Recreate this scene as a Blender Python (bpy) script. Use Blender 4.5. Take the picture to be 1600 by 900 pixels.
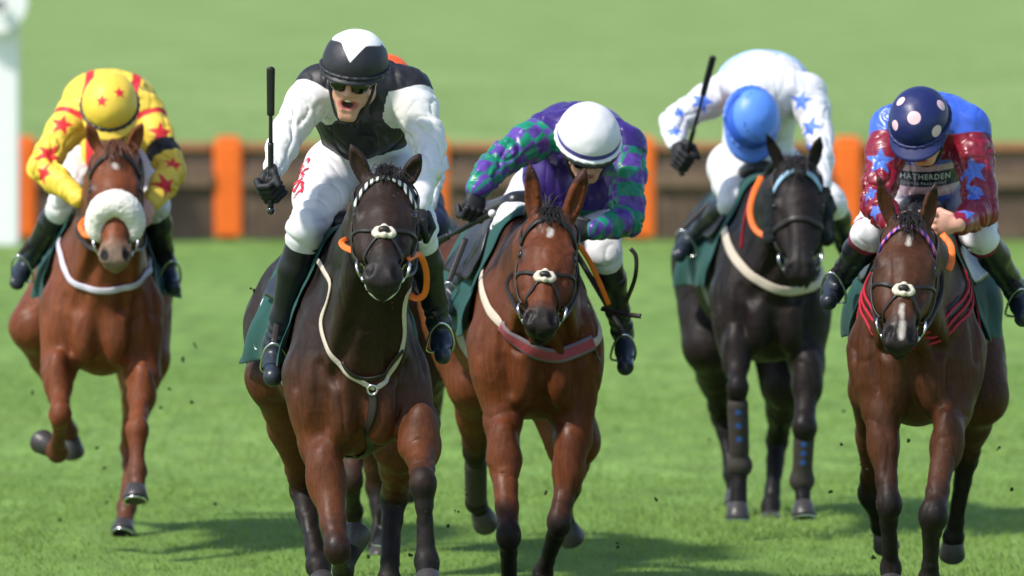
import bpy, math, random
import numpy as np
from mathutils import Vector, Matrix
from mathutils.bvhtree import BVHTree
random.seed(7); RNG = np.random.default_rng(11)
for o in list(bpy.data.objects): bpy.data.objects.remove(o)
SC = bpy.context.scene; COL = SC.collection
PI = math.pi
# ------------------------------------------------------------ camera, sky, sun, exposure
FPX = 13200.0; CAMH = 2.7; TILT = math.atan(591 / FPX)
cam = bpy.data.cameras.new('camera'); camo = bpy.data.objects.new('camera', cam); COL.objects.link(camo)
cam.sensor_width = 36; cam.lens = 36 * FPX / 1600; cam.clip_start = 0.5; cam.clip_end = 6000
camo.location = (0, 0, CAMH); camo.rotation_euler = (PI / 2 - TILT, 0, 0)
cam.dof.use_dof = True; cam.dof.focus_distance = 30.6; cam.dof.aperture_fstop = 3.4
SC.camera = camo
SUN_EL, SUN_TRAVEL = 50, (0.76, 0.52)            # the sun stands behind the camera to the left
w = bpy.data.worlds.new('World'); SC.world = w; w.use_nodes = True
nt = w.node_tree; sky = nt.nodes.new('ShaderNodeTexSky'); sky.sky_type = 'NISHITA'; sky.sun_disc = False
sky.sun_elevation = math.radians(SUN_EL)
sky.sun_rotation = math.atan2(-SUN_TRAVEL[0], -SUN_TRAVEL[1])
nt.links.new(sky.outputs[0], nt.nodes['Background'].inputs[0]); nt.nodes['Background'].inputs[1].default_value = 0.15
sl = bpy.data.lights.new('sun', 'SUN'); sl.energy = 3.7; sl.angle = math.radians(4.0); sl.color = (1, .95, .87)
slo = bpy.data.objects.new('sun', sl); COL.objects.link(slo)
sd = Vector((SUN_TRAVEL[0], SUN_TRAVEL[1], 0)).normalized() * math.cos(math.radians(SUN_EL)); sd.z = -math.sin(math.radians(SUN_EL))
slo.rotation_euler = sd.to_track_quat('-Z', 'Y').to_euler(); slo.location = (-10, 10, 20)
SC.view_settings.view_transform = 'Standard'; SC.view_settings.look = 'None'
SC.view_settings.exposure = 0.47; SC.view_settings.gamma = 1

# ------------------------------------------------------------ helpers
def V3(*a): return np.array(a, float)
def P(px, py, D):
    u = (px - 800) / FPX; v = (450 - py) / FPX
    y = math.cos(TILT) + math.sin(TILT) * v; z = -math.sin(TILT) + math.cos(TILT) * v
    s = D / y
    return np.array([u * s, D, CAMH + z * s])
def unit(v): v = np.asarray(v, float); return v / (np.linalg.norm(v) + 1e-12)
def lerp(a, b, t): return a + (b - a) * t
def hash3(i, j, k, s):
    n = (i * 374761393 + j * 668265263 + k * 2147483647 + s * 974634777) & 0xffffffff
    n = ((n ^ (n >> 13)) * 1274126177) & 0xffffffff
    return ((n ^ (n >> 16)) & 0xffff) / 32767.5 - 1
def noise(p, s=0):
    i = np.floor(p).astype(np.int64); f = p - i; f = f * f * (3 - 2 * f); r = 0
    for a in (0, 1):
        for b in (0, 1):
            for c in (0, 1):
                wgt = (f[:, 0] if a else 1 - f[:, 0]) * (f[:, 1] if b else 1 - f[:, 1]) * (f[:, 2] if c else 1 - f[:, 2])
                r = r + wgt * hash3(i[:, 0] + a, i[:, 1] + b, i[:, 2] + c, s)
    return r

def ridge(p, s=0, e=5):
    return (1 - np.abs(noise(p, s)) ** .8) ** e
class Frame:
    def __init__(s, o, x, y, z): s.o = np.asarray(o, float); s.R = np.array([x, y, z], float); 
    def __call__(s, *v): return s.o + np.asarray(v, float) @ s.R
    def inv(s, p): return (p - s.o) @ s.R.T
    def d(s, *v): return np.asarray(v, float) @ s.R

class Field:
    """smooth union of round cones and ellipsoids, meshed with surface nets"""
    def __init__(s): s.p = []
    def cone(s, a, b, ra, rb, k=.03, an=None, op=1):
        a = np.asarray(a, float); b = np.asarray(b, float); m = max(ra, rb) * (max(1, an[1]) if an else 1)
        s.p.append(('c', a, b, ra, rb, an, k, op, np.minimum(a, b) - m, np.maximum(a, b) + m)); return s
    def chain(s, pts, k=.02, an=None, op=1):
        for (a, ra), (b, rb) in zip(pts[:-1], pts[1:]): s.cone(a, b, ra, rb, k, an, op)
        return s
    def ell(s, c, r, R=None, k=.03, op=1):
        c = np.asarray(c, float); r = np.asarray(r, float); m = r.max()
        s.p.append(('e', c, r, np.eye(3) if R is None else np.asarray(R, float), k, op, c - m, c + m)); return s
    def ball(s, c, r, k=.02, op=1): return s.ell(c, (r, r, r), None, k, op)
    def mesh(s, h, smooth=1):
        lo = np.min([q[-2] for q in s.p if q[-3] == 1], 0) - 3 * h; hi = np.max([q[-1] for q in s.p if q[-3] == 1], 0) + 3 * h
        n = np.ceil((hi - lo) / h).astype(int) + 1
        F = np.full(n, 1.0, np.float32); ax = [lo[i] + h * np.arange(n[i]) for i in range(3)]
        for q in s.p:
            k, op = (q[6], q[7]) if q[0] == 'c' else (q[4], q[5])
            mg = k + 2.5 * h
            a = np.clip(np.floor((q[-2] - mg - lo) / h).astype(int), 0, n); b = np.clip(np.ceil((q[-1] + mg - lo) / h).astype(int) + 1, 0, n)
            if (b <= a).any(): continue
            X = ax[0][a[0]:b[0]][:, None, None]; Y = ax[1][a[1]:b[1]][None, :, None]; Z = ax[2][a[2]:b[2]][None, None, :]
            if q[0] == 'c':
                A, B, ra, rb, an = q[1:6]; x = X - A[0]; y = Y - A[1]; z = Z - A[2]; e = B - A
                if an:
                    u = unit(an[0]); f = 1 / an[1] - 1; dd = (x * u[0] + y * u[1] + z * u[2]) * f
                    x = x + dd * u[0]; y = y + dd * u[1]; z = z + dd * u[2]; e = e + f * e.dot(u) * u
                L = max(e.dot(e), 1e-9); t = np.clip((x * e[0] + y * e[1] + z * e[2]) / L, 0, 1)
                d = np.sqrt((x - t * e[0]) ** 2 + (y - t * e[1]) ** 2 + (z - t * e[2]) ** 2) - (ra + (rb - ra) * t)
            else:
                c, r, R = q[1:4]; x = X - c[0]; y = Y - c[1]; z = Z - c[2]; k0 = 0; k1 = 0
                for i in range(3):
                    t = x * R[i, 0] + y * R[i, 1] + z * R[i, 2]; k0 = k0 + (t / r[i]) ** 2; k1 = k1 + (t / r[i] ** 2) ** 2
                k0 = np.sqrt(k0); d = k0 * (k0 - 1) / (np.sqrt(k1) + 1e-9)
            G = F[a[0]:b[0], a[1]:b[1], a[2]:b[2]]
            if op == 1:
                hh = np.clip(.5 + .5 * (G - d) / k, 0, 1); r_ = G + (d - G) * hh - k * hh * (1 - hh)
            else:
                d = -d; hh = np.clip(.5 - .5 * (G - d) / k, 0, 1); r_ = G + (d - G) * hh + k * hh * (1 - hh)
            F[a[0]:b[0], a[1]:b[1], a[2]:b[2]] = r_
        vt, fc = surface_nets(F, lo, h)
        for _ in range(smooth): vt = laplace(vt, fc, .5)
        return vt, fc

def surface_nets(F, org, h):
    S = F < 0; c = np.zeros(np.array(S.shape) - 1, np.uint8); C8 = [(i, j, k) for i in (0, 1) for j in (0, 1) for k in (0, 1)]
    sh = c.shape
    for i, j, k in C8: c += S[i:i + sh[0], j:j + sh[1], k:k + sh[2]]
    I = np.argwhere((c > 0) & (c < 8)); vid = np.full(sh, -1, np.int32); vid[I[:, 0], I[:, 1], I[:, 2]] = np.arange(len(I))
    f = {q: F[I[:, 0] + q[0], I[:, 1] + q[1], I[:, 2] + q[2]].astype(float) for q in C8}
    acc = np.zeros((len(I), 3)); cnt = np.zeros(len(I))
    for q in C8:
        for ax in range(3):
            if q[ax]: continue
            r = list(q); r[ax] = 1; r = tuple(r); a, b = f[q], f[r]; m = (a < 0) != (b < 0)
            t = np.where(m, a / np.where(m, a - b, 1), 0)
            for i in range(3): acc[:, i] += m * (q[i] + (t if i == ax else 0))
            cnt += m
    vt = org + h * (I + acc / cnt[:, None]); fc = []
    for ax in range(3):
        sl0 = [slice(None)] * 3; sl1 = [slice(None)] * 3; sl0[ax] = slice(0, -1); sl1[ax] = slice(1, None)
        A = S[tuple(sl0)]; B = S[tuple(sl1)]; b1, b2 = (ax + 1) % 3, (ax + 2) % 3
        for flip, M in ((0, A & ~B), (1, ~A & B)):
            J = np.argwhere(M); J = J[(J[:, b1] > 0) & (J[:, b2] > 0) & (J[:, b1] < sh[b1]) & (J[:, b2] < sh[b2])]
            def cell(o1, o2):
                K = J.copy(); K[:, b1] -= o1; K[:, b2] -= o2; return vid[K[:, 0], K[:, 1], K[:, 2]]
            qd = np.stack([cell(1, 1), cell(0, 1), cell(0, 0), cell(1, 0)], 1)
            fc.append(qd[:, ::-1] if flip else qd)
    return vt, np.concatenate(fc)

def laplace(vt, fc, lam):
    a = fc.ravel(); b = np.roll(fc, -1, 1).ravel(); n = len(vt); s = np.zeros_like(vt)
    for i in range(3): s[:, i] = np.bincount(a, vt[b, i], n) + np.bincount(b, vt[a, i], n)
    c = np.bincount(a, minlength=n) + np.bincount(b, minlength=n)
    return vt + lam * (s / np.maximum(c, 1)[:, None] - vt)
def vnormals(vt, fc):
    n = np.cross(vt[fc[:, 2]] - vt[fc[:, 0]], vt[fc[:, 3]] - vt[fc[:, 1]]); r = np.zeros_like(vt)
    for j in range(4):
        for i in range(3): r[:, i] += np.bincount(fc[:, j], n[:, i], len(vt))
    return r / (np.linalg.norm(r, axis=1)[:, None] + 1e-12)

def make(name, vt, fc, mat, parent=None, smooth=True, root_at=None):
    """link ONE mesh object from world-space vertices; children share their parent's origin"""
    vt = np.asarray(vt, float)
    org = V3(0, 0, 0)
    if parent is not None: org = np.array(parent['_o'])
    elif root_at is not None: org = np.asarray(root_at, float)
    me = bpy.data.meshes.new(name)
    if isinstance(fc, np.ndarray):
        k = fc.shape[1]; me.vertices.add(len(vt)); me.vertices.foreach_set('co', (vt - org).astype(np.float32).ravel())
        me.loops.add(fc.size); me.loops.foreach_set('vertex_index', fc.astype(np.int32).ravel())
        me.polygons.add(len(fc)); me.polygons.foreach_set('loop_start', np.arange(0, fc.size, k, dtype=np.int32))
        me.update(calc_edges=True)
    else: me.from_pydata([tuple(v) for v in vt - org], [], fc); me.update()
    me.polygons.foreach_set('use_smooth', np.full(len(me.polygons), smooth)); 
    me.materials.append(mat); o = bpy.data.objects.new(name, me); COL.objects.link(o)
    if parent is not None: o.parent = parent
    else: o.location = org
    o['_o'] = [float(x) for x in org]
    return o
def empty(name, loc):
    o = bpy.data.objects.new(name, None); COL.objects.link(o); o.location = loc; o['_o'] = [float(x) for x in loc]; return o
def tag(o, label=None, cat=None, group=None, kind=None):
    for k, v in (('label', label), ('category', cat), ('group', group), ('kind', kind)):
        if v: o[k] = v
    return o
def attr(o, name, arr):
    a = o.data.attributes.new(name, 'FLOAT', 'POINT'); a.data.foreach_set('value', np.asarray(arr, np.float32))

# ------------------------------------------------------------ materials
MC = {}
def mat(name, base, layers=(), rough=.6, spec=.4, sheen=0, metal=0, bump=0, bscale=40, bstretch=(1, 1, 1), crease=0, cscale=7, hair=0, var=.12, vscale=6, bump2=0, b2scale=8, coat=0, trans=0):
    """layers: (attribute, colour, half-width of the edge in m, noise amount)"""
    if name in MC: return MC[name]
    m = bpy.data.materials.new(name); m.use_nodes = True; N = m.node_tree.nodes; L = m.node_tree.links
    b = N['Principled BSDF']; b.inputs['Roughness'].default_value = rough; b.inputs['Metallic'].default_value = metal
    b.inputs['Specular IOR Level'].default_value = spec; b.inputs['Sheen Weight'].default_value = sheen
    b.inputs['Coat Weight'].default_value = coat
    if trans: b.inputs['Subsurface Weight'].default_value = trans; b.inputs['Subsurface Radius'].default_value = (.02, .008, .004); b.inputs['Subsurface Scale'].default_value = .4
    tc = N.new('ShaderNodeTexCoord')
    n1 = N.new('ShaderNodeTexNoise'); n1.inputs['Scale'].default_value = vscale; n1.inputs['Detail'].default_value = 5; n1.inputs['Roughness'].default_value = .65
    L.new(tc.outputs['Object'], n1.inputs['Vector'])
    col = None
    rgb = N.new('ShaderNodeRGB'); rgb.outputs[0].default_value = (*base, 1); col = rgb.outputs[0]
    for (an, c, hw, nz) in layers:
        at = N.new('ShaderNodeAttribute'); at.attribute_name = an; v = at.outputs['Fac']
        if nz:
            ma = N.new('ShaderNodeMath'); ma.operation = 'MULTIPLY_ADD'; nn = N.new('ShaderNodeTexNoise'); nn.inputs['Scale'].default_value = 18; nn.inputs['Detail'].default_value = 4
            L.new(tc.outputs['Object'], nn.inputs['Vector']); s = N.new('ShaderNodeMath'); s.operation = 'SUBTRACT'; s.inputs[1].default_value = .5
            L.new(nn.outputs[0], s.inputs[0]); L.new(s.outputs[0], ma.inputs[0]); ma.inputs[1].default_value = nz; L.new(v, ma.inputs[2]); v = ma.outputs[0]
        mr = N.new('ShaderNodeMapRange'); mr.inputs['From Min'].default_value = -hw; mr.inputs['From Max'].default_value = hw; L.new(v, mr.inputs['Value'])
        mx = N.new('ShaderNodeMix'); mx.data_type = 'RGBA'; L.new(mr.outputs[0], mx.inputs[0]); L.new(col, mx.inputs[6]); mx.inputs[7].default_value = (*c, 1); col = mx.outputs[2]
    mr = N.new('ShaderNodeMapRange'); mr.inputs['From Min'].default_value = .25; mr.inputs['From Max'].default_value = .75
    mr.inputs['To Min'].default_value = 1 - var; mr.inputs['To Max'].default_value = 1 + var; L.new(n1.outputs[0], mr.inputs['Value'])
    vm = N.new('ShaderNodeVectorMath'); vm.operation = 'SCALE'; L.new(col, vm.inputs[0]); L.new(mr.outputs[0], vm.inputs['Scale'])
    L.new(vm.outputs[0], b.inputs['Base Color'])
    nrm = None
    for ci, (st, sc, stt) in enumerate(((bump2, b2scale, (1, 1, 1)), (bump, bscale, bstretch), (crease, cscale, (1, 1, .6)))):
        if not st: continue
        mp = N.new('ShaderNodeMapping'); mp.inputs['Scale'].default_value = stt; L.new(tc.outputs['Object'], mp.inputs[0])
        n2 = N.new('ShaderNodeTexNoise'); n2.inputs['Scale'].default_value = sc; n2.inputs['Detail'].default_value = 5 if ci < 2 else 3
        if ci == 2: n2.noise_type = 'RIDGED_MULTIFRACTAL'; n2.inputs['Distortion'].default_value = .8
        L.new(mp.outputs[0], n2.inputs['Vector'])
        bp = N.new('ShaderNodeBump'); bp.inputs['Strength'].default_value = 1; bp.inputs['Distance'].default_value = st; L.new(n2.outputs[0], bp.inputs['Height'])
        if nrm: L.new(nrm, bp.inputs['Normal'])
        nrm = bp.outputs[0]
    if hair:
        mp = N.new('ShaderNodeMapping'); mp.inputs['Scale'].default_value = (1, 1, .14); L.new(tc.outputs['Object'], mp.inputs[0]); nh = N.new('ShaderNodeTexNoise'); nh.inputs['Scale'].default_value = 90; nh.inputs['Detail'].default_value = 4; L.new(mp.outputs[0], nh.inputs['Vector'])
        mh = N.new('ShaderNodeMapRange'); mh.inputs['From Min'].default_value = .3; mh.inputs['From Max'].default_value = .7; mh.inputs['To Min'].default_value = 1 - hair; mh.inputs['To Max'].default_value = 1 + hair; L.new(nh.outputs[0], mh.inputs['Value'])
        v2 = N.new('ShaderNodeVectorMath'); v2.operation = 'SCALE'; L.new(vm.outputs[0], v2.inputs[0]); L.new(mh.outputs[0], v2.inputs['Scale'])
        vo = N.new('ShaderNodeTexVoronoi'); vo.inputs['Scale'].default_value = 34; L.new(tc.outputs['Object'], vo.inputs['Vector']); sm = N.new('ShaderNodeMapRange'); sm.inputs['From Min'].default_value = .17; sm.inputs['From Max'].default_value = .12; L.new(vo.outputs['Distance'], sm.inputs['Value'])
        n4 = N.new('ShaderNodeTexNoise'); n4.inputs['Scale'].default_value = 9; L.new(tc.outputs['Object'], n4.inputs['Vector']); s4 = N.new('ShaderNodeMapRange'); s4.inputs['From Min'].default_value = .54; s4.inputs['From Max'].default_value = .64; L.new(n4.outputs[0], s4.inputs['Value'])
        mm_ = N.new('ShaderNodeMath'); mm_.operation = 'MULTIPLY'; L.new(sm.outputs[0], mm_.inputs[0]); L.new(s4.outputs[0], mm_.inputs[1]); sc_ = N.new('ShaderNodeMath'); sc_.operation = 'MULTIPLY'; sc_.inputs[1].default_value = .55; L.new(mm_.outputs[0], sc_.inputs[0])
        mx = N.new('ShaderNodeMix'); mx.data_type = 'RGBA'; L.new(sc_.outputs[0], mx.inputs[0]); L.new(v2.outputs[0], mx.inputs[6]); mx.inputs[7].default_value = (.10, .075, .05, 1); L.new(mx.outputs[2], b.inputs['Base Color'])
        rr = N.new('ShaderNodeMapRange'); rr.inputs['To Min'].default_value = rough - .12; rr.inputs['To Max'].default_value = rough + .16; rr.inputs['From Min'].default_value = .3; rr.inputs['From Max'].default_value = .7; L.new(n4.outputs[0], rr.inputs['Value']); L.new(rr.outputs[0], b.inputs['Roughness'])
    if nrm: L.new(nrm, b.inputs['Normal'])
    MC[name] = m; return m
def leather(): return mat('black_leather', (.012, .012, .014), rough=.35, spec=.5, bump=.001, bscale=60)
def strapm(): return mat('dark_strap', (.018, .014, .012), rough=.45, bump=.0006, bscale=90)
def steel(): return mat('bright_steel', (.6, .6, .62), rough=.25, metal=1, var=.05)
def whitepad(): return mat('sheepskin', (.78, .75, .66), rough=.95, bump=.006, bscale=60, sheen=.3)
def orangem(): return mat('orange_rubber', (.8, .16, .02), rough=.55, bump=.001, bscale=120)
def greenm(): return mat('green_cloth', (.003, .058, .050), rough=.8, sheen=.1, bump=.003, bscale=25, layers=(('white', (.7, .75, .75), .0015, 0),), vscale=10)

# ------------------------------------------------------------ geometry pieces
def catmull(pts, n=8):
    p = [np.asarray(q, float) for q in pts]; p = [2 * p[0] - p[1]] + p + [2 * p[-1] - p[-2]]; out = []
    for i in range(1, len(p) - 2):
        for t in np.linspace(0, 1, n, endpoint=False):
            out.append(.5 * ((2 * p[i]) + (-p[i - 1] + p[i + 1]) * t + (2 * p[i - 1] - 5 * p[i] + 4 * p[i + 1] - p[i + 2]) * t * t + (-p[i - 1] + 3 * p[i] - 3 * p[i + 1] + p[i + 2]) * t ** 3))
    out.append(p[-2]); return np.array(out)
def tube(name, pts, r, m, parent=None, n=8, seg=10, closed=False, smooth=True, root_at=None, raw=False):
    if closed: pts = list(pts) + [pts[0]]
    c = np.asarray(pts, float) if raw else catmull(pts, seg)
    rr = np.interp(np.linspace(0, 1, len(c)), np.linspace(0, 1, len(r)), r) if isinstance(r, (list, tuple)) else np.full(len(c), r)
    vt = []; fc = []; up = None
    for i in range(len(c)):
        t = unit(c[min(i + 1, len(c) - 1)] - c[max(i - 1, 0)])
        if up is None: up = unit(np.cross(t, V3(.3, .5, .81)))
        up = unit(up - t * up.dot(t)); s = np.cross(t, up)
        for k in range(n):
            a = 2 * PI * k / n; vt.append(c[i] + rr[i] * (math.cos(a) * up + math.sin(a) * s))
    for i in range(len(c) - 1):
        for k in range(n): fc.append((i * n + k, i * n + (k + 1) % n, (i + 1) * n + (k + 1) % n, (i + 1) * n + k))
    fc.append(tuple(range(n))[::-1]); fc.append(tuple(range((len(c) - 1) * n, len(c) * n)))
    return make(name, vt, fc, m, parent, smooth, root_at)
def bvh_of(vt, fc): return BVHTree.FromPolygons([tuple(v) for v in vt], [tuple(int(q) for q in f) for f in fc])
def snap(b, p, off):
    loc, n, i, d = b.find_nearest(Vector(p)); return np.array(loc) + np.array(n) * off, np.array(n)
def ray(b, px, py, off=0):
    d = unit(P(px, py, 30) - V3(0, 0, CAMH)); h = b.ray_cast(Vector((0, 0, CAMH)), Vector(d))
    if h[0] is None: return None, None
    return np.array(h[0]) + np.array(h[1]) * off, np.array(h[1])
def strap(name, pts, wd, th, m, parent, b=None, off=.004, seg=8, nrm=None, layers=None, root_at=None):
    """a flat strap; with b it lies on that surface"""
    c = catmull(pts, seg); C = []; Nn = []
    for p in c:
        if b is not None: q, n = snap(b, p, off)
        else: q, n = p, unit(nrm if nrm is not None else V3(0, -1, .2))
        C.append(q); Nn.append(n)
    C = np.array(C); Nn = np.array(Nn)
    for _ in range(18 if wd > .05 else 6 if wd > .03 else 2): C[1:-1] = .25 * C[:-2] + .5 * C[1:-1] + .25 * C[2:]; Nn[1:-1] = .25 * Nn[:-2] + .5 * Nn[1:-1] + .25 * Nn[2:]
    vt = []; u = []
    for i in range(len(C)):
        t = unit(C[min(i + 1, len(C) - 1)] - C[max(i - 1, 0)]); n = unit(Nn[i] - t * Nn[i].dot(t)); s = np.cross(t, n)
        ww = wd if not callable(wd) else wd(i / (len(C) - 1))
        for (a, h) in ((-1, -1), (-1, .5), (-.6, 1), (.6, 1), (1, .5), (1, -1)):
            vt.append(C[i] + s * a * ww / 2 + n * h * th / 2); u.append(a * ww / 2)
    k = 6; fc = [(i * k + j, i * k + (j + 1) % k, (i + 1) * k + (j + 1) % k, (i + 1) * k + j) for i in range(len(C) - 1) for j in range(k)]
    fc += [tuple(range(k))[::-1], tuple(range((len(C) - 1) * k, len(C) * k))]
    o = make(name, vt, fc, m, parent, True, root_at); attr(o, 'across', u); return o
def ringpts(c, a, b, r, n=14): return [np.asarray(c) + r * (math.cos(2 * PI * i / n) * np.asarray(a) + math.sin(2 * PI * i / n) * np.asarray(b)) for i in range(n)]
def chain_info(vt, ch):
    """arc length along a chain and the distance to it, per vertex"""
    best = np.full(len(vt), 9.); arc = np.zeros(len(vt)); acc = 0
    for a, b in zip(ch[:-1], ch[1:]):
        e = b - a; L = np.linalg.norm(e); t = np.clip((vt - a) @ e / (L * L), 0, 1); d = np.linalg.norm(vt - a - t[:, None] * e, axis=1)
        m = d < best; arc[m] = acc + t[m] * L; best[m] = d[m]; acc += L
    return arc, best
def star2(x, y, R, ri=.42, rot=0):
    th = np.arctan2(y, x) - PI / 2 + rot; r = np.hypot(x, y); s = 2 * PI / 5
    th = np.abs((th + s / 2) % s - s / 2); px, py = r * np.cos(th), r * np.sin(th)
    bx, by = R * ri * math.cos(s / 2), R * ri * math.sin(s / 2); ex, ey = bx - R, by; L = math.hypot(ex, ey)
    return -((px - R) * (ey) - (py) * ex) / L
def disc2(x, y, R, *a): return R - np.hypot(x, y)
def decals(vt, b, items, shape, depth=.06):
    """signed distance of marks wrapped on the surface about points found on it; items: (px, py, radius, rot)"""
    out = np.full(len(vt), -1.)
    for it in items:
        px, py, R = it[:3]; rot = it[3] if len(it) > 3 else 0
        if isinstance(px, np.ndarray): h, n = snap(b, px, 0)
        else: h, n = ray(b, px, py)
        if h is None: continue
        up = unit(V3(0, 0, 1) - n * n[2]); sx = np.cross(n, up) * -1; d = vt - h; x = d @ sx; y = d @ up; z = np.abs(d @ n)
        q = shape(x, y, R, .42, rot) if shape is star2 else shape(x, y, R)
        out = np.where((z < depth) & (np.hypot(x, y) < R * 1.6), np.maximum(out, q), out)
    return out

# ------------------------------------------------------------ horse
def horse(S):
    D = S['D']; W = lambda p: P(p[0], p[1], D + p[2])
    o = P(S['cx'], 500, D); o[2] = 0; yw = math.radians(S.get('yaw', 0)); c, s = math.cos(yw), math.sin(yw)
    T = Frame(o, (c, -s, 0), (s, c, 0), (0, 0, 1)); hz = S.get('dz', 0)
    t = lambda x, y, z: T(x, y, z + hz)
    h = S.get('vox', .008); F = Field(); up = (V3(0, 0, 1), 1.3); b_ = S.get('wide', 1.)
    rot = T.R
    # trunk
    F.ell(t(0, .24, 1.04), (.20 * b_, .21, .30), rot, .06)
    F.ell(t(0, .45, .98), (.19 * b_, .35, .25), rot, .05)
    F.cone(t(0, .5, 1.13), t(0, 1.0, 1.14), .19, .245, .06, (V3(0, 0, 1), 1.32))
    F.cone(t(0, 1.0, 1.16), t(0, 1.35, 1.2), .24, .21, .08, (V3(0, 0, 1), 1.15))
    F.cone(t(0, .5, 1.44), t(0, 1.3, 1.36), .09, .14, .1)
    F.ell(t(0, 1.4, 1.2), (.25, .3, .25), rot, .08)
    for q in (-1, 1):
        F.ell(t(q * .138 * b_, .32, 1.06), (.080, .20, .25), rot, .09)             # shoulder
        F.ell(t(q * .145 * b_, .17, .99), (.10, .12, .17), rot, .06)               # point of shoulder
        F.ell(t(q * .070 * b_, .060, .92), (.068, .065, .125), rot, .03)           # breast muscle
        F.ell(t(q * .125, 1.45, 1.1), (.135, .27, .27), rot, .06)                   # haunch
    # head
    poll = W(S['poll']); nose = W(S['nose']); hy = unit(nose - poll); rl = math.radians(S.get('roll', 0)); hx0 = V3(math.cos(rl), S.get('turn', 0), -math.sin(rl))
    hx = unit(hx0 - hy * hx0.dot(hy)); hzv = np.cross(hy, hx); k = np.linalg.norm(nose - poll) / .5; kw = S.get('headw', 1.)
    Hf = Frame(poll, hx * k * kw, hy * k, hzv * k); hp = lambda *v: Hf(*v); hr = lambda *r: tuple(q * k for q in r); HR = np.array([hx, hy, hzv])
    # neck
    F.cone(t(0, .27, 1.10), hp(0, .12, -.19), .165, .10, .08, (V3(0, 0, 1), 1.1)); F.cone(t(0, .6, 1.36), hp(0, .02, -.12), .12, .075, .1)
    F.cone(t(0, .42, 1.25), hp(0, .04, -.14), .150, .095, .09)
    F.cone(t(-.06, .14, .98), hp(-.05, .16, -.19), .10, .05, .06); F.cone(t(.06, .14, .98), hp(.05, .16, -.19), .10, .05, .06)
    F.ell(hp(0, .03, -.085), hr(.084, .08, .085), HR, .03)
    F.ell(hp(0, .15, -.07), hr(.098, .14, .07), HR, .03)
    for q in (-1, 1):
        F.ell(hp(q * .091, .165, -.055), hr(.026, .042, .03), HR, .02)            # brow ridge
        F.ell(hp(q * .062, .24, -.12), hr(.046, .13, .085), HR, .035)                  # cheek
        F.cone(hp(q * .080, .225, -.075), hp(q * .056, .37, -.06), .018 * k, .014 * k, .03)   # facial crest
        F.ell(hp(q * .039, .475, -.045), hr(.033, .045, .036), HR, .018)           # nostril
        F.ell(hp(q * .034, .46, -.10), hr(.028, .05, .035), HR, .02)
    F.cone(hp(0, .18, -.062), hp(0, .44, -.048), .070 * k, .050 * k, .03)
    F.cone(hp(0, .22, -.13), hp(0, .44, -.11), .06 * k, .044 * k, .03)
    F.ell(hp(0, .50, -.07), hr(.045, .035, .045), HR, .025)
    F.ell(hp(0, .475, -.135), hr(.036, .045, .028), HR, .02)
    for q in (-1, 1):
        F.cone(hp(q * .052, .505, -.018), hp(q * .046, .472, -.008), .015 * k, .018 * k, .008, op=-1)
        F.ell(hp(q * .112, .172, -.042), hr(.012, .024, .013), HR, .008, op=-1)
    F.ell(hp(0, .54, -.105), hr(.05, .03, .006), HR, .008, op=-1)
    for q, e in ((-1, S['ears'][0]), (1, S['ears'][1])):
        tip = W(e); base = hp(q * .058, .0, -.06); ex = unit(tip - base); L = np.linalg.norm(tip - base)
        fr = unit(V3(q * .35, -1, 0) - ex * V3(q * .35, -1, 0).dot(ex)); sd_ = np.cross(ex, fr); R3 = np.array([sd_, ex, fr])
        F.ell(base + ex * L * .45, (.032, L * .52, .026), R3, .015); F.cone(base + ex * L * .6, tip, .024, .007, .012)
        F.ell(base + ex * L * .52 + fr * .022, (.021, L * .36, .02), R3, .008, op=-1)
    ak_ = S.get('arm', 1.)
    # grooves that part the muscles
    F.cone(t(0, -.035, 1.02), t(0, .0, .84), .020, .022, .035, op=-1)
    for q in (-1, 1):
        F.cone(hp(q * .035, .24, -.235), t(q * .10, .005, 1.04), .018, .022, .04, op=-1)
        F.chain([(t(q * .155, .045, 1.08), .014), (t(q * .150, .03, .98), .016), (t(q * .125, .05, .86), .016)], .03, op=-1)
        F.chain([(t(q * .245, .22, 1.32), .014), (t(q * .235, .14, 1.15), .018), (t(q * .225, .12, 1.0), .014)], .035, op=-1)
        F.ell(hp(q * .062, .33, -.012), hr(.018, .07, .014), HR, .018, op=-1); F.ell(hp(q * .060, .085, -.005), hr(.018, .03, .014), HR, .02, op=-1)
        F.cone(hp(q * .030, .20, .012), hp(q * .022, .40, .006), .006 * k, .006 * k, .014, op=-1)
    # legs
    legs = []
    for side, key in ((-1, 'fl'), (1, 'fr')):
        L_ = [W(p) for p in S[key]]; el, kn, fe, hf = L_; sh = t(side * .15, .24, 1.03); ca = lerp(kn, fe, .5)
        el = el; mid = lerp(el, kn, .35); co = hf - unit(hf - fe) * .07
        F.cone(sh, el, .108, .076, .06); F.chain([(el, .072 * ak_), (mid, .054 * ak_), (lerp(el, kn, .75), .040 * ak_)], .03)
        F.cone(mid + V3(-side * .012, -.062, .08), lerp(el, kn, .8) + V3(-side * .006, -.05, 0), .010, .006, .02, op=-1)
        F.ell(mid + V3(side * .008, -.01, .03), (.055 * ak_, .052, .12), None, .04)
        F.chain([(lerp(el, kn, .75), .040 * ak_), (kn, .043)], .02); F.ell(kn + V3(0, -.004, 0), (.046, .044, .062), None, .025)
        F.chain([(kn, .045), (lerp(kn, fe, .28), .033), (lerp(kn, fe, .75), .028), (fe, .036)], .015)
        bk = V3(0, .022, 0); F.cone(lerp(kn, fe, .2) + bk, lerp(kn, fe, .95) + bk, .017, .02, .012)
        F.ell(fe, (.042, .042, .05), None, .02); F.cone(fe, co, .034, .037, .015); legs.append((el, kn, fe, hf))
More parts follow.
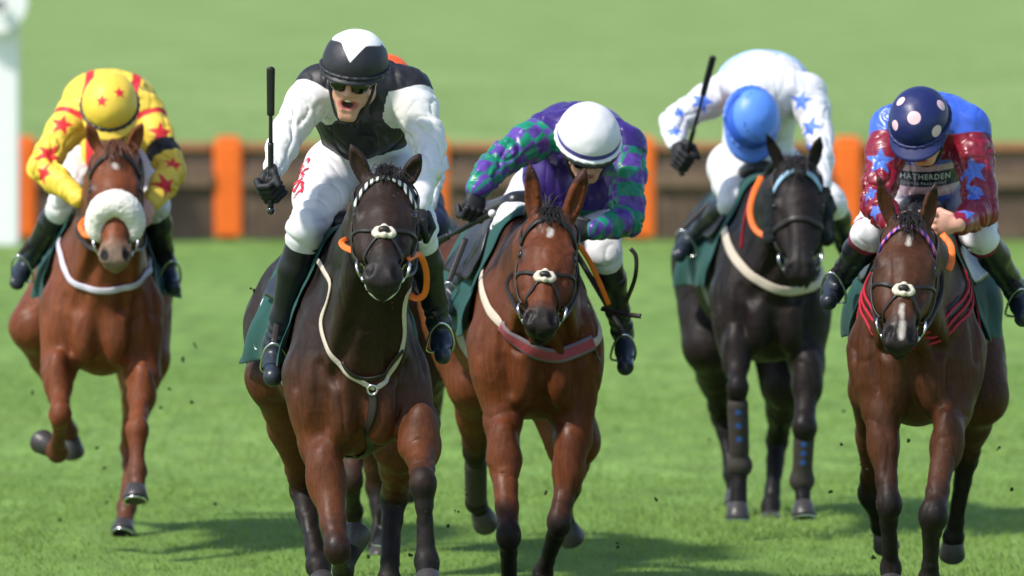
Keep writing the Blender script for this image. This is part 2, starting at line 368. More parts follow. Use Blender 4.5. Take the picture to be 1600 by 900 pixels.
    for side, key in ((-1, 'hl'), (1, 'hr')):
        L_ = [W(p) for p in S[key]]; st, ho, fe, hf = L_; hip = t(side * .13, 1.42, 1.14)
        F.cone(hip, st, .165, .112, .06); F.chain([(st, .108), (lerp(st, ho, .45), .066), (lerp(st, ho, .85), .044), (ho, .046)], .03)
        F.cone(t(side * .13, 1.62, 1.05), lerp(st, ho, .4) + V3(0, .1, 0), .13, .07, .06)
        F.ell(ho + V3(0, .015, 0), (.048, .06, .065), None, .02)
        F.chain([(ho, .046), (lerp(ho, fe, .3), .037), (lerp(ho, fe, .8), .034), (fe, .04)], .015)
        F.ball(fe, .046, .012); co = hf - unit(hf - fe) * .07; F.cone(fe, co, .035, .037, .015); legs.append((st, ho, fe, hf))
    vt, fc = F.mesh(h, 2)
    nn = vnormals(vt, fc); vt = vt + nn * (noise(vt * 6.5, 41) * .006 + noise(vt * 15, 42) * .0022 - ridge(vt * V3(6, 6, 4.5), 43, 7) * .006 + ridge(vt * V3(9, 9, 6), 44, 14) * .0022)[:, None]
    # masks
    pts_ = np.full(len(vt), -1.)
    for i, (a, b, c_, d) in enumerate(legs):
        arc, dist = chain_info(vt, [a, b, c_, d]); L0 = np.linalg.norm(b - a); v = arc - L0 + S.get('points', .03); v = np.where(dist < .13, v, -1); pts_ = np.maximum(pts_, v)
    hl = Hf.inv(vt) / k / k; hl[:, 0] /= kw
    inhead = (hl[:, 1] > -.1) & (np.abs(hl[:, 0]) < .2) & (np.abs(hl[:, 2] + .08) < .17) & (hl[:, 1] < .6)
    muz = np.where(inhead, hl[:, 1] - S.get('muzzle', .435) - .25 * np.abs(hl[:, 2] + .08) * 0, -1)
    whi = np.full(len(vt), -1.)
    for (x0, y0, x1, y1, r) in S.get('white', ()):
        L = math.hypot(x1 - x0, y1 - y0) + 1e-6; tt = np.clip(((hl[:, 0] - x0) * (x1 - x0) + (hl[:, 1] - y0) * (y1 - y0)) / L ** 2, 0, 1)
        dd = r - np.hypot(hl[:, 0] - x0 - tt * (x1 - x0), hl[:, 1] - y0 - tt * (y1 - y0)); whi = np.maximum(whi, np.where(inhead & (hl[:, 2] > -.08), dd, -1))
    lt = T.inv(vt); topd = lt[:, 2] - 1.33 - hz
    topd = np.where(inhead, -.2, topd)
    body = make('horse', vt, fc, S['mat'], None, True, o)
    attr(body, 'points', pts_); attr(body, 'muzzle', muz); attr(body, 'white', whi); attr(body, 'top', topd)
    ahl = np.abs(hl[:, 0]); attr(body, 'eyeskin', np.where(inhead, .022 - np.sqrt((ahl - .100) ** 2 + ((hl[:, 1] - .172) * .7) ** 2 + (hl[:, 2] + .045) ** 2), -1)); attr(body, 'nostril', np.where(inhead, .020 - np.sqrt((ahl - .047) ** 2 + ((hl[:, 1] - .490) * .7) ** 2 + (hl[:, 2] + .020) ** 2), -1))
    ext = np.where(lt[:, 2] > .9, 0, 1); attr(body, 'lower', .98 + hz - vt[:, 2] if S.get('redlegs') else np.full(len(vt), -1.))
    tag(body, S['label'], 'horse', 'racehorses galloping towards the camera')
    eye = mat('horse_eye', (.01, .006, .005), rough=.08, spec=.8)
    for q in (-1, 1):
        e = Field().ball(hp(q * .0945, .170, -.048), .0175 * k).mesh(.005, 1); make('eye', *e, eye, body)
    hm = mat('hoof_horn', S.get('hoofc', (.045, .04, .04)), rough=.4, bump=.002, bscale=50)
    for (a, b, c_, d) in legs:
        ax = unit(d - c_); top = d - ax * .08; L = .08; fwd = unit(V3(0, -1, 0) - ax * V3(0, -1, 0).dot(ax)); sx = np.cross(ax, fwd); vv = []; n = 20
        prof = [(0, .030, 0), (.12, .040, .004), (.5, .046, .012), (.93, .054, .022), (1, .052, .022), (.93, .034, .02), (.85, .01, .02)]
        for (q, r, f) in prof:
            for i in range(n):
                an = 2 * PI * i / n; rr = r * (1 if math.cos(an) > -.5 else .8); vv.append(top + ax * L * q + fwd * (f + rr * math.cos(an) * 1.08) + sx * rr * math.sin(an))
        ff = [(j * n + i, j * n + (i + 1) % n, (j + 1) * n + (i + 1) % n, (j + 1) * n + i) for j in range(len(prof) - 1) for i in range(n)]
        ff.append(tuple(range((len(prof) - 1) * n, len(prof) * n)))
        ho = make('hoof', vv, ff, hm, body)
        pts = [top + ax * (L + .004) + fwd * (.022 + -.004 + .048 * math.cos(an)) + sx * .046 * math.sin(an) for an in np.linspace(-2.4, 2.4, 12)]
        tube('horseshoe', pts, .006, steel(), ho, n=6, seg=2)
    # mane and tail
    mm = mat('mane_hair_' + S['key'], S.get('mane', (.012, .009, .008)), rough=.5, bump=.006, bscale=30, bstretch=(1, 1, .15))
    G = Field(); 
    for i in range(14):
        q = i / 13; a = lerp(hp(0, -.02, -.06), t(0, .58, 1.47), q); a = a + V3(.0, .0, .07 * math.sin(q * PI))
        G.cone(a, a + V3(.03 + .01 * (i % 3), .03, -.09), .028, .016, .012)
    fl = S.get('forelock', .6)
    for i in range(5): G.cone(hp((i - 2) * .012, -.04, -.035), hp((i - 2) * .017 + .004 * (i % 2), .01 + .05 * fl + .012 * (i % 3), .012), .017, .004, .006)
    G.ell(hp(0, -.03, -.035), (.032 * k, .03 * k, .022 * k), HR, .015)
    m_ = G.mesh(.007, 1); make('mane', *m_, mm, body)
    G = Field(); G.chain([(t(0, 1.66, 1.3), .05), (t(.02, 1.85, 1.22), .06), (t(.05, 2.05, .98), .075), (t(.06, 2.15, .7), .05), (t(.07, 2.2, .5), .015)], .03)
    make('tail', *G.mesh(.014, 1), mm, body)
    sv, sf = [], []
    for i in range(120):
        a = hp(RNG.normal(0, .022), -.035 + RNG.normal(0, .008), -.01); e = hp(RNG.normal(0, .045), .03 + .05 * RNG.random() * (.5 + fl), .02 + RNG.normal(0, .012)); m0 = (a + e) / 2 + hzv * .02 + V3(RNG.normal(0, .008), 0, .012)
        if i > 70: q = RNG.random() * .45; a = lerp(hp(0, -.03, -.06), t(0, .58, 1.50), q); e = a + V3(RNG.normal(.05, .05), RNG.normal(.08, .03), RNG.normal(.0, .05)); m0 = (a + e) / 2 + V3(0, 0, .03)
        n_ = len(sv); wv_ = hx * .0022; sv += [a - wv_, a + wv_, m0 - wv_, m0 + wv_, e]; sf += [(n_, n_ + 1, n_ + 3, n_ + 2), (n_ + 2, n_ + 3, n_ + 4)]
    make('forelock', sv, sf, mm, body)
    B = bvh_of(vt, fc)
    return dict(o=body, B=B, T=t, Tf=T, H=hp, hk=k, HR=HR, legs=legs, D=D, W=W, S=S, hz=hz)

# ------------------------------------------------------------ tack
def bridle(h, label, brow=(.02, .015, .013), brow_layers=None, grakle=True, pad=True, noseband=None, chin=None, cheek_pads=False):
    S = h['S']; H = h['H']; B = h['B']; r = empty('bridle', H(0, .05, 0)); tag(r, label, 'bridle', 'bridles worn by the horses'); sm = strapm()
    bm = brow_layers or mat('browband_' + S['key'], brow, rough=.5)
    strap('browband', [H(-.10, .09, -.085), H(-.085, .055, -.02), H(-.04, .03, .02), H(0, .022, .03), H(.04, .03, .02), H(.085, .055, -.02), H(.10, .09, -.085)], S.get('browt', .02), .008, bm, r, B, .007)
    strap('headpiece', [H(-.10, .09, -.09), H(-.085, -.01, -.1), H(0, -.06, -.06), H(.085, -.01, -.1), H(.10, .09, -.09)], .022, .005, sm, r, B, .006)
    for q in (-1, 1):
        strap('cheek_strap', [H(q * .10, .09, -.09), H(q * .105, .18, -.10), H(q * .09, .28, -.11), H(q * .07, .385, -.10)], .018, .006, sm, r, B, .008)
        c = H(q * .072, .405, -.095); rg = tube('bit_ring', ringpts(c, h['HR'][1], unit(h['HR'][2] * .8 + h['HR'][0] * .5 * q), .034), .0055, steel(), r, closed=True, seg=3)
        tube('bit_shank', [c + h['HR'][1] * .03, c + h['HR'][1] * .05 - h['HR'][0] * q * .01, H(q * .045, .44, -.10)], .007, steel(), r, seg=4)
    if grakle:
        for q in (-1, 1):
            strap('noseband', [H(q * .10, .21, -.14), H(q * .08, .25, -.06), H(q * .03, .29, -.0), H(-q * .03, .33, -.005), H(-q * .065, .39, -.07), H(-q * .05, .43, -.13)], .014, .005, sm, r, B, .006)
    if pad:
        G = Field(); c = H(0, .305, .012); 
        for a in np.linspace(0, 2 * PI, 9)[:-1]: G.ball(c + h['HR'][0] * .026 * math.cos(a) * 1.25 + h['HR'][1] * .02 * math.sin(a) - h['HR'][2] * .012 * abs(math.cos(a)), .0125, .012)
        make('sheepskin_pad', *G.mesh(.004, 1), mat('cream_fleece', (.62, .56, .44), rough=.95, bump=.004, bscale=90), r); G = Field(); G.ell(c + h['HR'][2] * .008, (.022, .015, .012), h['HR'], .01); make('pad_centre', *G.mesh(.004, 1), sm, r)
    if noseband == 'sheepskin':
        G = Field(); pp = catmull([H(-.072, .365, -.075), H(-.080, .325, -.045), H(-.055, .285, .0), H(0, .268, .018), H(.055, .285, .0), H(.080, .325, -.045), H(.072, .365, -.075)], 5)
        G.chain([(p, .027 + .017 * math.sin(PI * i / (len(pp) - 1))) for i, p in enumerate(pp)], .02, (unit(h['HR'][1]), 1.12)); v, f = G.mesh(.006, 1); v = v + vnormals(v, f) * (noise(v * 110, 3) * .0022 + noise(v * 30, 4) * .002)[:, None]; make('sheepskin_noseband', v, f, whitepad(), r)
    if noseband == 'plain':
        strap('noseband', [H(-.08, .30, -.15), H(-.085, .27, -.08), H(-.05, .255, -.01), H(0, .25, .0), H(.05, .255, -.01), H(.085, .27, -.08), H(.08, .30, -.15)], .026, .008, sm, r, B, .007)
    if chin: strap('chin_strap', [H(-.065, .40, -.10), H(-.055, .46, -.14), H(0, .485, -.165), H(.055, .46, -.14), H(.065, .40, -.10)], .016, .01, mat('white_strap', (.75, .75, .72), rough=.7), r, B, .006)
    if cheek_pads:
        for q in (-1, 1):
            G = Field(); G.cone(H(q * .112, .09, -.10), H(q * .118, .29, -.12), .032, .036, .02); v, f = G.mesh(.007, 1); v = v + vnormals(v, f) * (noise(v * 60, 3) * .004)[:, None]
            make('cheek_pad', v, f, mat('black_wool', (.006, .010, .011), rough=.95, bump=.004, bscale=70), r)
    return r
def rein(h, pts, label, r=.008, m=None, flat=.016):
    ps = [h['W'](p) if len(p) == 3 else p[0] for p in pts]
    o = strap('rein', ps, flat, .007, m or strapm(), None, None, seg=8, root_at=ps[0]); tag(o, label, 'rein', 'reins'); return o
def px_strap(h, name, pts, wd, th, m, parent=None, off=.006, extra0=(), extra1=(), label=None, cat=None, group=None):
    ps = [p for p in extra0]
    for (a, b) in pts:
        q, n = ray(h['B'], a, b)
        if q is not None: ps.append(q)
    ps += list(extra1)
    o = strap(name, ps, wd, th, m, parent, h['B'], off, root_at=None if parent is not None else ps[0])
    if label: tag(o, label, cat, group)
    return o
def saddle_set(h, rng, lab_cloth, lab_saddle, lo=(-110, 110), marks=(), flare=.02, y0=.40, y1=1.12, seed=0):
    t = h['T']; B = h['B']; na, ny = 54, 26; vt = []
    for j in range(ny):
        v = j / (ny - 1); y = lerp(y0, y1, v)
        for i in range(na):
            a = math.radians(lerp(lo[0], lo[1], i / (na - 1))); ax = t(0, y, 1.15); d = h['Tf'].d(math.sin(a), 0, math.cos(a))
            hit = B.ray_cast(Vector(ax + d * 1.0), Vector(-d)); p = np.array(hit[0]) if hit[0] else ax + d * .3
            e = max(0, (abs(a) - 1.0) / .95); rp = .012 + (.040 + (flare + .03) * max(0, v - .25)) * e ** 1.3 * (.6 + .4 * math.sin(y * 17 + seed + a * 3)) + .010 * math.sin(y * 31 + a * 7) * e
            vt.append(p + d * rp)
    vt = np.array(vt); fc = np.array([(j * na + i, j * na + i + 1, (j + 1) * na + i + 1, (j + 1) * na + i) for j in range(ny - 1) for i in range(na - 1)])
    o = make('saddle_cloth', vt, fc, greenm(), None, True, t(0, .8, 1.1)); md = o.modifiers.new('thick', 'SOLIDIFY'); md.thickness = .007; md.offset = 1
    md2 = o.modifiers.new('sub', 'SUBSURF'); md2.levels = md2.render_levels = 1
    # finer mesh so that the white marks hold their edges
    cb = bvh_of(vt, fc); attr(o, 'white', decals(vt, cb, [(a, b, r) for a, b, r in marks], disc2, .05) if marks else np.full(len(vt), -1.))
    tag(o, lab_cloth, 'saddle cloth', 'green saddle cloths')
    s = empty('saddle', t(0, .75, 1.5)); tag(s, lab_saddle, 'saddle', 'racing saddles'); lm = leather()
    G = Field(); G.cone(t(0, .62, 1.555), t(0, .95, 1.50), .055, .075, .03, (h['Tf'].R[0], 1.6)); G.cone(t(-.03, .58, 1.57), t(.03, .58, 1.57), .035, .035, .03); G.cone(t(-.09, 1.0, 1.52), t(.09, 1.0, 1.52), .035, .035, .03)
    make('seat', *G.mesh(.009, 1), lm, s)
    for q in (-1, 1):
        vv = []; n1, n2 = 14, 10
        for j in range(n2):
            for i in range(n1):
                v = j / (n2 - 1); u = i / (n1 - 1); a = math.radians(lerp(12, 62, u)) * q; y = .62 + .28 * v - .12 * math.sin(u * PI * .9) * (1 - v)
                ax = t(0, y, 1.15); d = h['Tf'].d(math.sin(a), 0, math.cos(a)); hit = B.ray_cast(Vector(ax + d), Vector(-d)); p = np.array(hit[0]) if hit[0] else ax + d * .3
                vv.append(p + d * (.026 + .02 * u * u))
        ff = [(j * n1 + i, j * n1 + i + 1, (j + 1) * n1 + i + 1, (j + 1) * n1 + i) for j in range(n2 - 1) for i in range(n1 - 1)]
        fo = make('saddle_flap', vv, ff, lm, s); md = fo.modifiers.new('t', 'SOLIDIFY'); md.thickness = .008
    strap('girth', [t(math.sin(a) * .4, .78, 1.12 - math.cos(a) * .5) for a in np.linspace(-1.5, 1.5, 9)], .09, .008, mat('elastic_girth', (.25, .23, .2), rough=.8), s, B, .006)
    return o, s
def stirrup(s, ankle, toe, top):
    f = unit(toe - ankle); c = lerp(ankle, toe, .62) + V3(0, 0, -.01); sx = unit(np.cross(f, V3(0, 0, 1))); up = unit(np.cross(sx, f)); up = up if up[2] > 0 else -up
    pts = [c - up * .035 - sx * .042, c - up * .035 + sx * .042, c + sx * .047 + up * .01, c + sx * .03 + up * .07, c + up * .095, c - sx * .03 + up * .07, c - sx * .047 + up * .01]
    st = tube('stirrup_iron', pts, .005, steel(), s, closed=True, seg=4); strap('stirrup_leather', [c + up * .095, lerp(c + up * .095, top, .5), top], .022, .005, strapm(), s, None, nrm=V3(0, -1, .3))

# ------------------------------------------------------------ riders
def hand_field(wr, d, g, flip=1, r=.0108, fist=True):
    """fist: wrist, direction of the forearm, axis of what it grips"""
    d = unit(d); g = unit(g - d * g.dot(d)); b = np.cross(d, g) * flip; G = Field(); q = lambda x, y, z: wr + (d * x + g * y + b * z) * 1.12
    G.cone(wr - d * .008, q(.01, 0, 0), .028, .028, .015); G.ell(q(.045, 0, 0), (.050, .044, .024), np.array([d, g, b]), .012); G.ell(q(.05, 0, -.03), (.030, .040, .022), np.array([d, g, b]), .012)
    for i, ln in enumerate((.88, 1.0, 1.06, .94)):
        y = (i - 1.5) * .0225
        G.chain([(q(.078, y, .008), r * 1.22), (q(.080 + .022 * ln, y, -.014), r * 1.12), (q(.076 + .018 * ln, y, -.046), r * 1.05), (q(.056, y, -.060), r)], .004)
    G.chain([(q(.015, .03, -.018), r * 1.6), (q(.045, .046, -.045), r * 1.3), (q(.078, .026, -.072), r * 1.12)], .006)
    return G, q(.075, 0, -.030)
def head_frame(R):
    o = R['W'](R['head']); p, yw, rl = [math.radians(a) for a in R['look']]
    f = V3(math.sin(yw) * math.cos(p), -math.cos(yw) * math.cos(p), -math.sin(p)); x = unit(np.cross(V3(0, 0, 1), f)); u = np.cross(f, x)
    x2 = x * math.cos(rl) - u * math.sin(rl); u2 = x * math.sin(rl) + u * math.cos(rl); return Frame(o, x2, f, u2)
def lettering(parent, text, size, place, b, m, name='lettering', bold=.0, spacing=1.0, near=False):
    cu = bpy.data.curves.new('t', 'FONT'); cu.body = text; cu.size = size; cu.align_x = 'CENTER'; cu.align_y = 'CENTER'; cu.offset = bold; cu.space_character = spacing; cu.resolution_u = 2
    to = bpy.data.objects.new('t', cu); COL.objects.link(to); me = bpy.data.meshes.new_from_object(to.evaluated_get(bpy.context.evaluated_depsgraph_get()))
    co = np.array([v.co[:] for v in me.vertices]); fs = [tuple(p.vertices) for p in me.polygons]; bpy.data.objects.remove(to)
    import bmesh
    bm = bmesh.new(); vs = [bm.verts.new(c) for c in co]; 
    for f in fs:
        try: bm.faces.new([vs[i] for i in f])
        except ValueError: pass
    bmesh.ops.triangulate(bm, faces=bm.faces)
    bmesh.ops.subdivide_edges(bm, edges=[e for e in bm.edges if e.calc_length() > size * .3], cuts=2); bmesh.ops.triangulate(bm, faces=bm.faces)
    bm.verts.ensure_lookup_table(); co = np.array([v.co[:] for v in bm.verts]); fs = [tuple(v.index for v in f.verts) for f in bm.faces]; bm.verts.index_update(); fs = [tuple(v.index for v in f.verts) for f in bm.faces]
    bm.free(); vt = []
    for c in co:
        p, dr = place(c[0], c[1])
        hit = b.ray_cast(Vector(p - dr * .3), Vector(dr), 1.3)
        if near or not hit[0]: q, nq = snap(b, p, .0025); vt.append(q)
        else: vt.append(np.array(hit[0]) - dr * .005)
    return make(name, np.array(vt), fs, m, parent, False)
def rider(R):
    D = R['D']; W = R['W'] = lambda p: P(p[0], p[1], D + p[2]); S = {}
    sl, sr, pv, bk = W(R['sl']), W(R['sr']), W(R['pelvis']), W(R['back']); mid = (sl + sr) / 2; H = head_frame(R)
    lat = unit(sr - sl); lat = unit(lat * V3(1, .3, .3)); an = (lat, 1.45)
    arms = [[W(p) for p in R['al']], [W(p) for p in R['ar']]]; arms[0].insert(0, sl); arms[1].insert(0, sr)
    leg = [[W(p) for p in R['ll']], [W(p) for p in R['lr']]]; hips = [pv - lat * .10, pv + lat * .10]
    nb = lerp(mid, H(0, -.05, -.10), .2)
    # body: one continuous mesh
    F = Field(); v = .006
    F.ell(H(0, -.015, .04), (.074, .092, .095), H.R, .02); F.ell(H(0, .03, -.035), (.060, .060, .075), H.R, .03)
    F.cone(H(-.018, .06, -.095), H(.018, .06, -.095), .022, .022, .03); F.cone(H(-.045, .015, -.07), H(.045, .015, -.07), .022, .022, .03)
    F.cone(H(0, .088, .01), H(0, .108, -.028), .009, .013, .012); F.ball(H(-.013, .095, -.034), .009, .008); F.ball(H(.013, .095, -.034), .009, .008)
    for q in (-1, 1): F.ball(H(q * .036, .068, -.022), .018, .02); F.ell(H(q * .076, -.01, -.01), (.009, .018, .03), H.R, .006); F.ball(H(q * .031, .093, .008), .013, .008, op=-1)
    op = R.get('mouth', 0)
    F.cone(H(-.02, .083, -.058), H(.02, .083, -.058), .007, .007, .008); F.cone(H(-.017, .084, -.072 - op), H(.017, .084, -.072 - op), .007, .007, .008)
    if op: F.ell(H(0, .09, -.066 - op * .5), (.021, .022, .008 + op * .42), H.R, .006, op=-1); F.cone(H(-.014, .066, -.115 - op * .5), H(.014, .066, -.115 - op * .5), .02, .02, .02)
    F.cone(H(0, -.03, -.05), nb, .052, .06, .03)
    F.chain([(lerp(mid, bk, .1), .105), (bk, .105), (pv, .10)], .05, an); F.cone(sl, sr, .06, .06, .04)
    for i in (0, 1):
        A = arms[i]; F.chain([(A[0], .055), (lerp(A[0], A[1], .4), .048), (A[1], .038)], .03); F.chain([(A[1], .038), (lerp(A[1], A[2], .3), .038), (A[2], .026)], .02)
        L = leg[i]; F.chain([(hips[i], .085), (lerp(hips[i], L[0], .5), .075), (L[0], .052)], .03); F.chain([(L[0], .05), (lerp(L[0], L[1], .3), .052), (L[1], .024)], .02)
    hands = []
    for i in (0, 1):
        A = arms[i]; hd = R['hd'][i]; d = V3(*hd[0]) if hd[0] else unit(A[2] - A[1]); g = V3(*hd[1]); G, grip = hand_field(A[2], d, g, hd[2], .0102 if not R['gloves'][i] else .0112)
        hands.append(grip)
        if not R['gloves'][i]: F.p += G.p
        else: S['g%d' % i] = G
    vt, fc = F.mesh(.0045 if R.get('bare') else v, 1); hl = H.inv(vt)
    o = pv.copy(); body = make('person', vt, fc, mat('skin', (.62, .32, .23), rough=.5, spec=.35, trans=.12, var=.08, vscale=30, bump=.0008, bscale=90,
        layers=(('lips', (.38, .10, .09), .004, 0), ('inside', (.06, .012, .012), .002, 0))), None, True, o)
    ms = .011 + op * .42
    attr(body, 'lips', np.where(hl[:, 1] > .06, ms - np.hypot(hl[:, 0] * .5, hl[:, 2] + .066 + op * .5), -1))
    attr(body, 'inside', np.where(hl[:, 1] > .04, (.004 + op * .45) - np.hypot(hl[:, 0] * .6, hl[:, 2] + .066 + op * .5), -1) if op else np.full(len(vt), -1.))
    tag(body, R['label'], 'person', 'jockeys riding in the race')
    if op:
        G = Field(); G.chain([(H(-.017, .079, -.062), .0045), (H(0, .085, -.061), .005), (H(.017, .079, -.062), .0045)], .003); make('teeth', *G.mesh(.003, 1), mat('teeth', (.75, .7, .6), rough=.3), body)
    for q in (-1, 1): make('eye', *Field().ball(H(q * .031, .078, .006), .0115).mesh(.004, 1), mat('eye_white', (.3, .28, .26), rough=.1), body)
    G = Field(); G.ell(H(0, -.04, -.005), (.080, .07, .07), H.R, .01); make('hair', *G.mesh(.007, 1), mat('hair', (.02, .014, .01), rough=.7, bump=.003, bscale=60), body)
    # silks
    G = Field(); wrap = R.get('loose', 1.)
    G.chain([(lerp(mid, bk, .05), .128 * wrap), (bk, .125 * wrap), (lerp(bk, pv, .8), .10)], .06, an); G.cone(sl, sr, .074, .074, .05); G.cone(nb, lerp(nb, mid, .5), .070, .10, .04)
    for i in (0, 1):
        A = arms[i]; e = A[1]; k1 = R.get('sleeve', 1.)
        G.chain([(A[0], .083 * k1), (lerp(A[0], e, .35), .084 * k1), (lerp(A[0], e, .75), .070 * k1), (e, .062 * k1)], .03); G.chain([(e, .062 * k1), (lerp(e, A[2], .4), .060 * k1), (lerp(e, A[2], .8), .044 * k1), (A[2], .037)], .025)
    for (c, r) in R.get('belly', ()): G.ball(W(c), r, .05)
    vt, fc = G.mesh(.006, 1); n = vnormals(vt, fc); wv_ = vt + .05 * np.stack([noise(vt * 6, 61), noise(vt * 6, 62), noise(vt * 6, 63)], 1); disp = noise(vt * V3(6, 6, 5), 5) * .006 - ridge(wv_ * V3(11, 11, 4), 6, 9) * .009 - ridge(wv_ * V3(20, 20, 8), 52, 9) * .005 + .003
    arm_m = []
    for i in (0, 1):
        arc, dist = chain_info(vt, arms[i]); La = np.linalg.norm(arms[i][1] - arms[i][0]); seam = arc - R.get('seam', .035); mk = np.where((dist < .125) & (arc > .001), seam, -1); arm_m.append(mk)
        near = np.exp(-((arc - La) / .10) ** 2) + .5 * (arc > La + .1) + .25
        e0 = unit(arms[i][1] - arms[i][0]); e1 = unit(np.cross(e0, V3(.2, -1, .3))); e2 = np.cross(e0, e1); cc = vt - arms[i][0]; an_ = np.arctan2(cc @ e1, cc @ e2)
        q3 = np.stack([arc * 15 + .9 * noise(vt * 7, 70) + .5 * np.sin(an_ + i), np.cos(an_) * 1.1, np.sin(an_) * 1.1], 1); q4 = np.stack([arc * 34 + noise(vt * 9, 71), np.cos(an_ + 1) * 1.7, np.sin(an_ + 1) * 1.7], 1)
        disp = np.where(mk > 0, noise(vt * V3(6, 6, 5), 5) * .006 + (.003 - ridge(q3, 72, 5) * .014 - ridge(q4, 73, 6) * .006) * (.55 + .6 * near), disp)
    vt = vt + n * disp[:, None] * R.get('crease', 1.); vt = laplace(vt, fc, .3); B = bvh_of(vt, fc); am = np.maximum(arm_m[0], arm_m[1])
    ctx = dict(vt=vt, fc=fc, B=B, arms=arms, am=am, arm_m=arm_m, W=W, mid=mid, pv=pv, H=H, lat=lat, D=D)
    m, at = R['paint'](ctx); so = make('silks', vt, fc, m, body); S['silks'] = so; S['silksB'] = B; S['torsoB'] = bvh_of(vt, fc[(am[fc] < .01).all(1)]); S['silksV'] = (vt, fc)
    for k, a in at.items(): attr(so, k, a)
    # breeches
    G = Field(); G.chain([(lerp(bk, pv, .6), .105), (pv, .115)], .05, an)
    for i in (0, 1):
        L = leg[i]; end = lerp(L[0], L[1], .12); kk = R.get('thigh', 1.); G.chain([(hips[i], .108 * kk), (lerp(hips[i], L[0], .5), .092 * kk), (lerp(hips[i], L[0], .85), .070 * kk), (L[0], .064), (end, .060)], .03)
    vt, fc = G.mesh(.007, 1); n = vnormals(vt, fc); disp = noise(vt * 9, 15) * .006 - ridge(vt * V3(10, 8, 6), 16, 6) * .008 + .003
    for i in (0, 1):
        arc, dist = chain_info(vt, [hips[i], leg[i][0], leg[i][1]]); Lt = np.linalg.norm(leg[i][0] - hips[i]); disp = disp + np.where(dist < .13, -(.5 + .5 * np.sin(arc * 90 + noise(vt * 10, 9) * 5)) ** 3 * .008 * np.exp(-((arc - Lt) / .10) ** 2), 0)
    vt = vt + n * disp[:, None]; vt = laplace(vt, fc, .3); bo = make('breeches', vt, fc, R['bm'], body); S['br'] = bo; S['brB'] = bvh_of(vt, fc); attr(bo, 'trim', R['trim'](vt, leg) if 'trim' in R else np.full(len(vt), -1.))
    # boots
    for i in (0, 1):
        L = leg[i]; top = lerp(L[0], L[1], .10); G = Field(); kn, ak, to = L; fd = unit(to - ak); sh = unit(ak - kn); heel = ak + sh * .055 - fd * .035
        G.chain([(top, .058), (lerp(kn, ak, .35), .060), (lerp(kn, ak, .75), .045), (ak, .043)], .02); G.cone(ak, heel, .042, .034, .02); G.chain([(heel, .032), (ak + fd * .07 + sh * .045, .036), (to + sh * .02, .029)], .03); G.ball(to + sh * .018, .025, .02)
        vt, fc = G.mesh(.006, 1); n = vnormals(vt, fc); arc, dist = chain_info(vt, [kn, ak]); Lb = np.linalg.norm(ak - kn)
        vt = vt + n * (np.sin(arc * 150 + noise(vt * 15, 3) * 3) * .0025 * np.exp(-((arc - Lb * .93) / .06) ** 2) + noise(vt * 14, 4) * .002)[:, None]
        b_ = make('boot', vt, fc, mat('jockey_boot', (.008, .009, .012), rough=.36, spec=.45, layers=(('foot', (.020, .026, .038), .03, .02),)), body); attr(b_, 'foot', arc - Lb * .78)
        sxx = unit(np.cross(sh, V3(0, -1, 0))); fr = np.cross(sxx, sh)
        tube('boot_seam', [p + 0 for p in ringpts(lerp(kn, ak, .3), sxx, fr, .061, 12)], .0022, mat('boot_seam', (.12, .12, .13), rough=.5), b_, closed=True, seg=3, n=5)
    for i in (0, 1):
        if 'g%d' % i in S: v_, f_ = S['g%d' % i].mesh(.004, 1); make('glove', v_, f_, mat('glove_black', (.012, .012, .014), rough=.6, bump=.001, bscale=120), body)
    # helmet
    G = Field(); hs = R.get('hs', 1.)
    G.ell(H(0, -.012, .056), (.114 * hs, .134 * hs, .112 * hs), H.R, .01); G.ell(H(0, -.02, -.145), (.3, .3, .182), H.R, .008, op=-1)
    vt, fc = G.mesh(.006, 1); vt = vt + vnormals(vt, fc) * (noise(vt * 30, 21) * .0015)[:, None]; HB = bvh_of(vt, fc); hm, hat = R['cap'](dict(vt=vt, B=HB, H=H, hl=H.inv(vt))); he = make('helmet', vt, fc, hm, body); S['he'] = he
    for k, a in hat.items(): attr(he, k, a)
    G = Field(); G.chain([(H(.117 * hs * math.cos(a), -.012 + .137 * hs * math.sin(a), .040 - .002 * math.sin(a)), .008) for a in np.linspace(0, 2 * PI, 25)], .006); make('brim', *G.mesh(.005, 1), R.get('brim', hm), he)
    pk = R.get('peak', .045); pv_ = []; n1, n2 = 25, 6
    for j in range(n2):
        for i in range(n1):
            u = lerp(-1, 1, i / (n1 - 1)); v = j / (n2 - 1); a = u * 1.25; e = v * (pk * (1 - u * u) + .006); pv_.append(H((.114 * hs + e * .5) * math.sin(a), -.012 + .132 * hs * math.cos(a) + e, .040 - .016 * v - .3 * e))
    po = make('peak', np.array(pv_), np.array([(j * n1 + i, j * n1 + i + 1, (j + 1) * n1 + i + 1, (j + 1) * n1 + i) for j in range(n2 - 1) for i in range(n1 - 1)]), R.get('peakm', hm), he); md = po.modifiers.new('t', 'SOLIDIFY'); md.thickness = .005; md.offset = 0
    tube('chin_strap', [H(-.082, .02, -.0), H(-.072, .03, -.06), H(-.04, .05, -.115 - op), H(0, .058, -.128 - op), H(.04, .05, -.115 - op), H(.072, .03, -.06), H(.082, .02, 0)], .006, leather(), he, n=6)
    if R.get('goggles'):
        G = Field()
        for q in (-1, 1): G.ell(H(q * .032, .084 - .004, -.002), (.038, .024, .030), H.R, .012); G.cone(H(q * .062, .07, .004), H(q * .10, -.01, .012), .011, .009, .01)
        G.ell(H(0, .118, -.02), (.013, .03, .012), H.R, .006, op=-1)
        go = make('goggles', *G.mesh(.004, 1), mat('dark_lens', (.004, .004, .005), rough=.08, spec=.8), body)
        tube('frame', [H(-.062, .083, .018), H(0, .105, .027), H(.062, .083, .018)], .006, leather(), go, n=6)
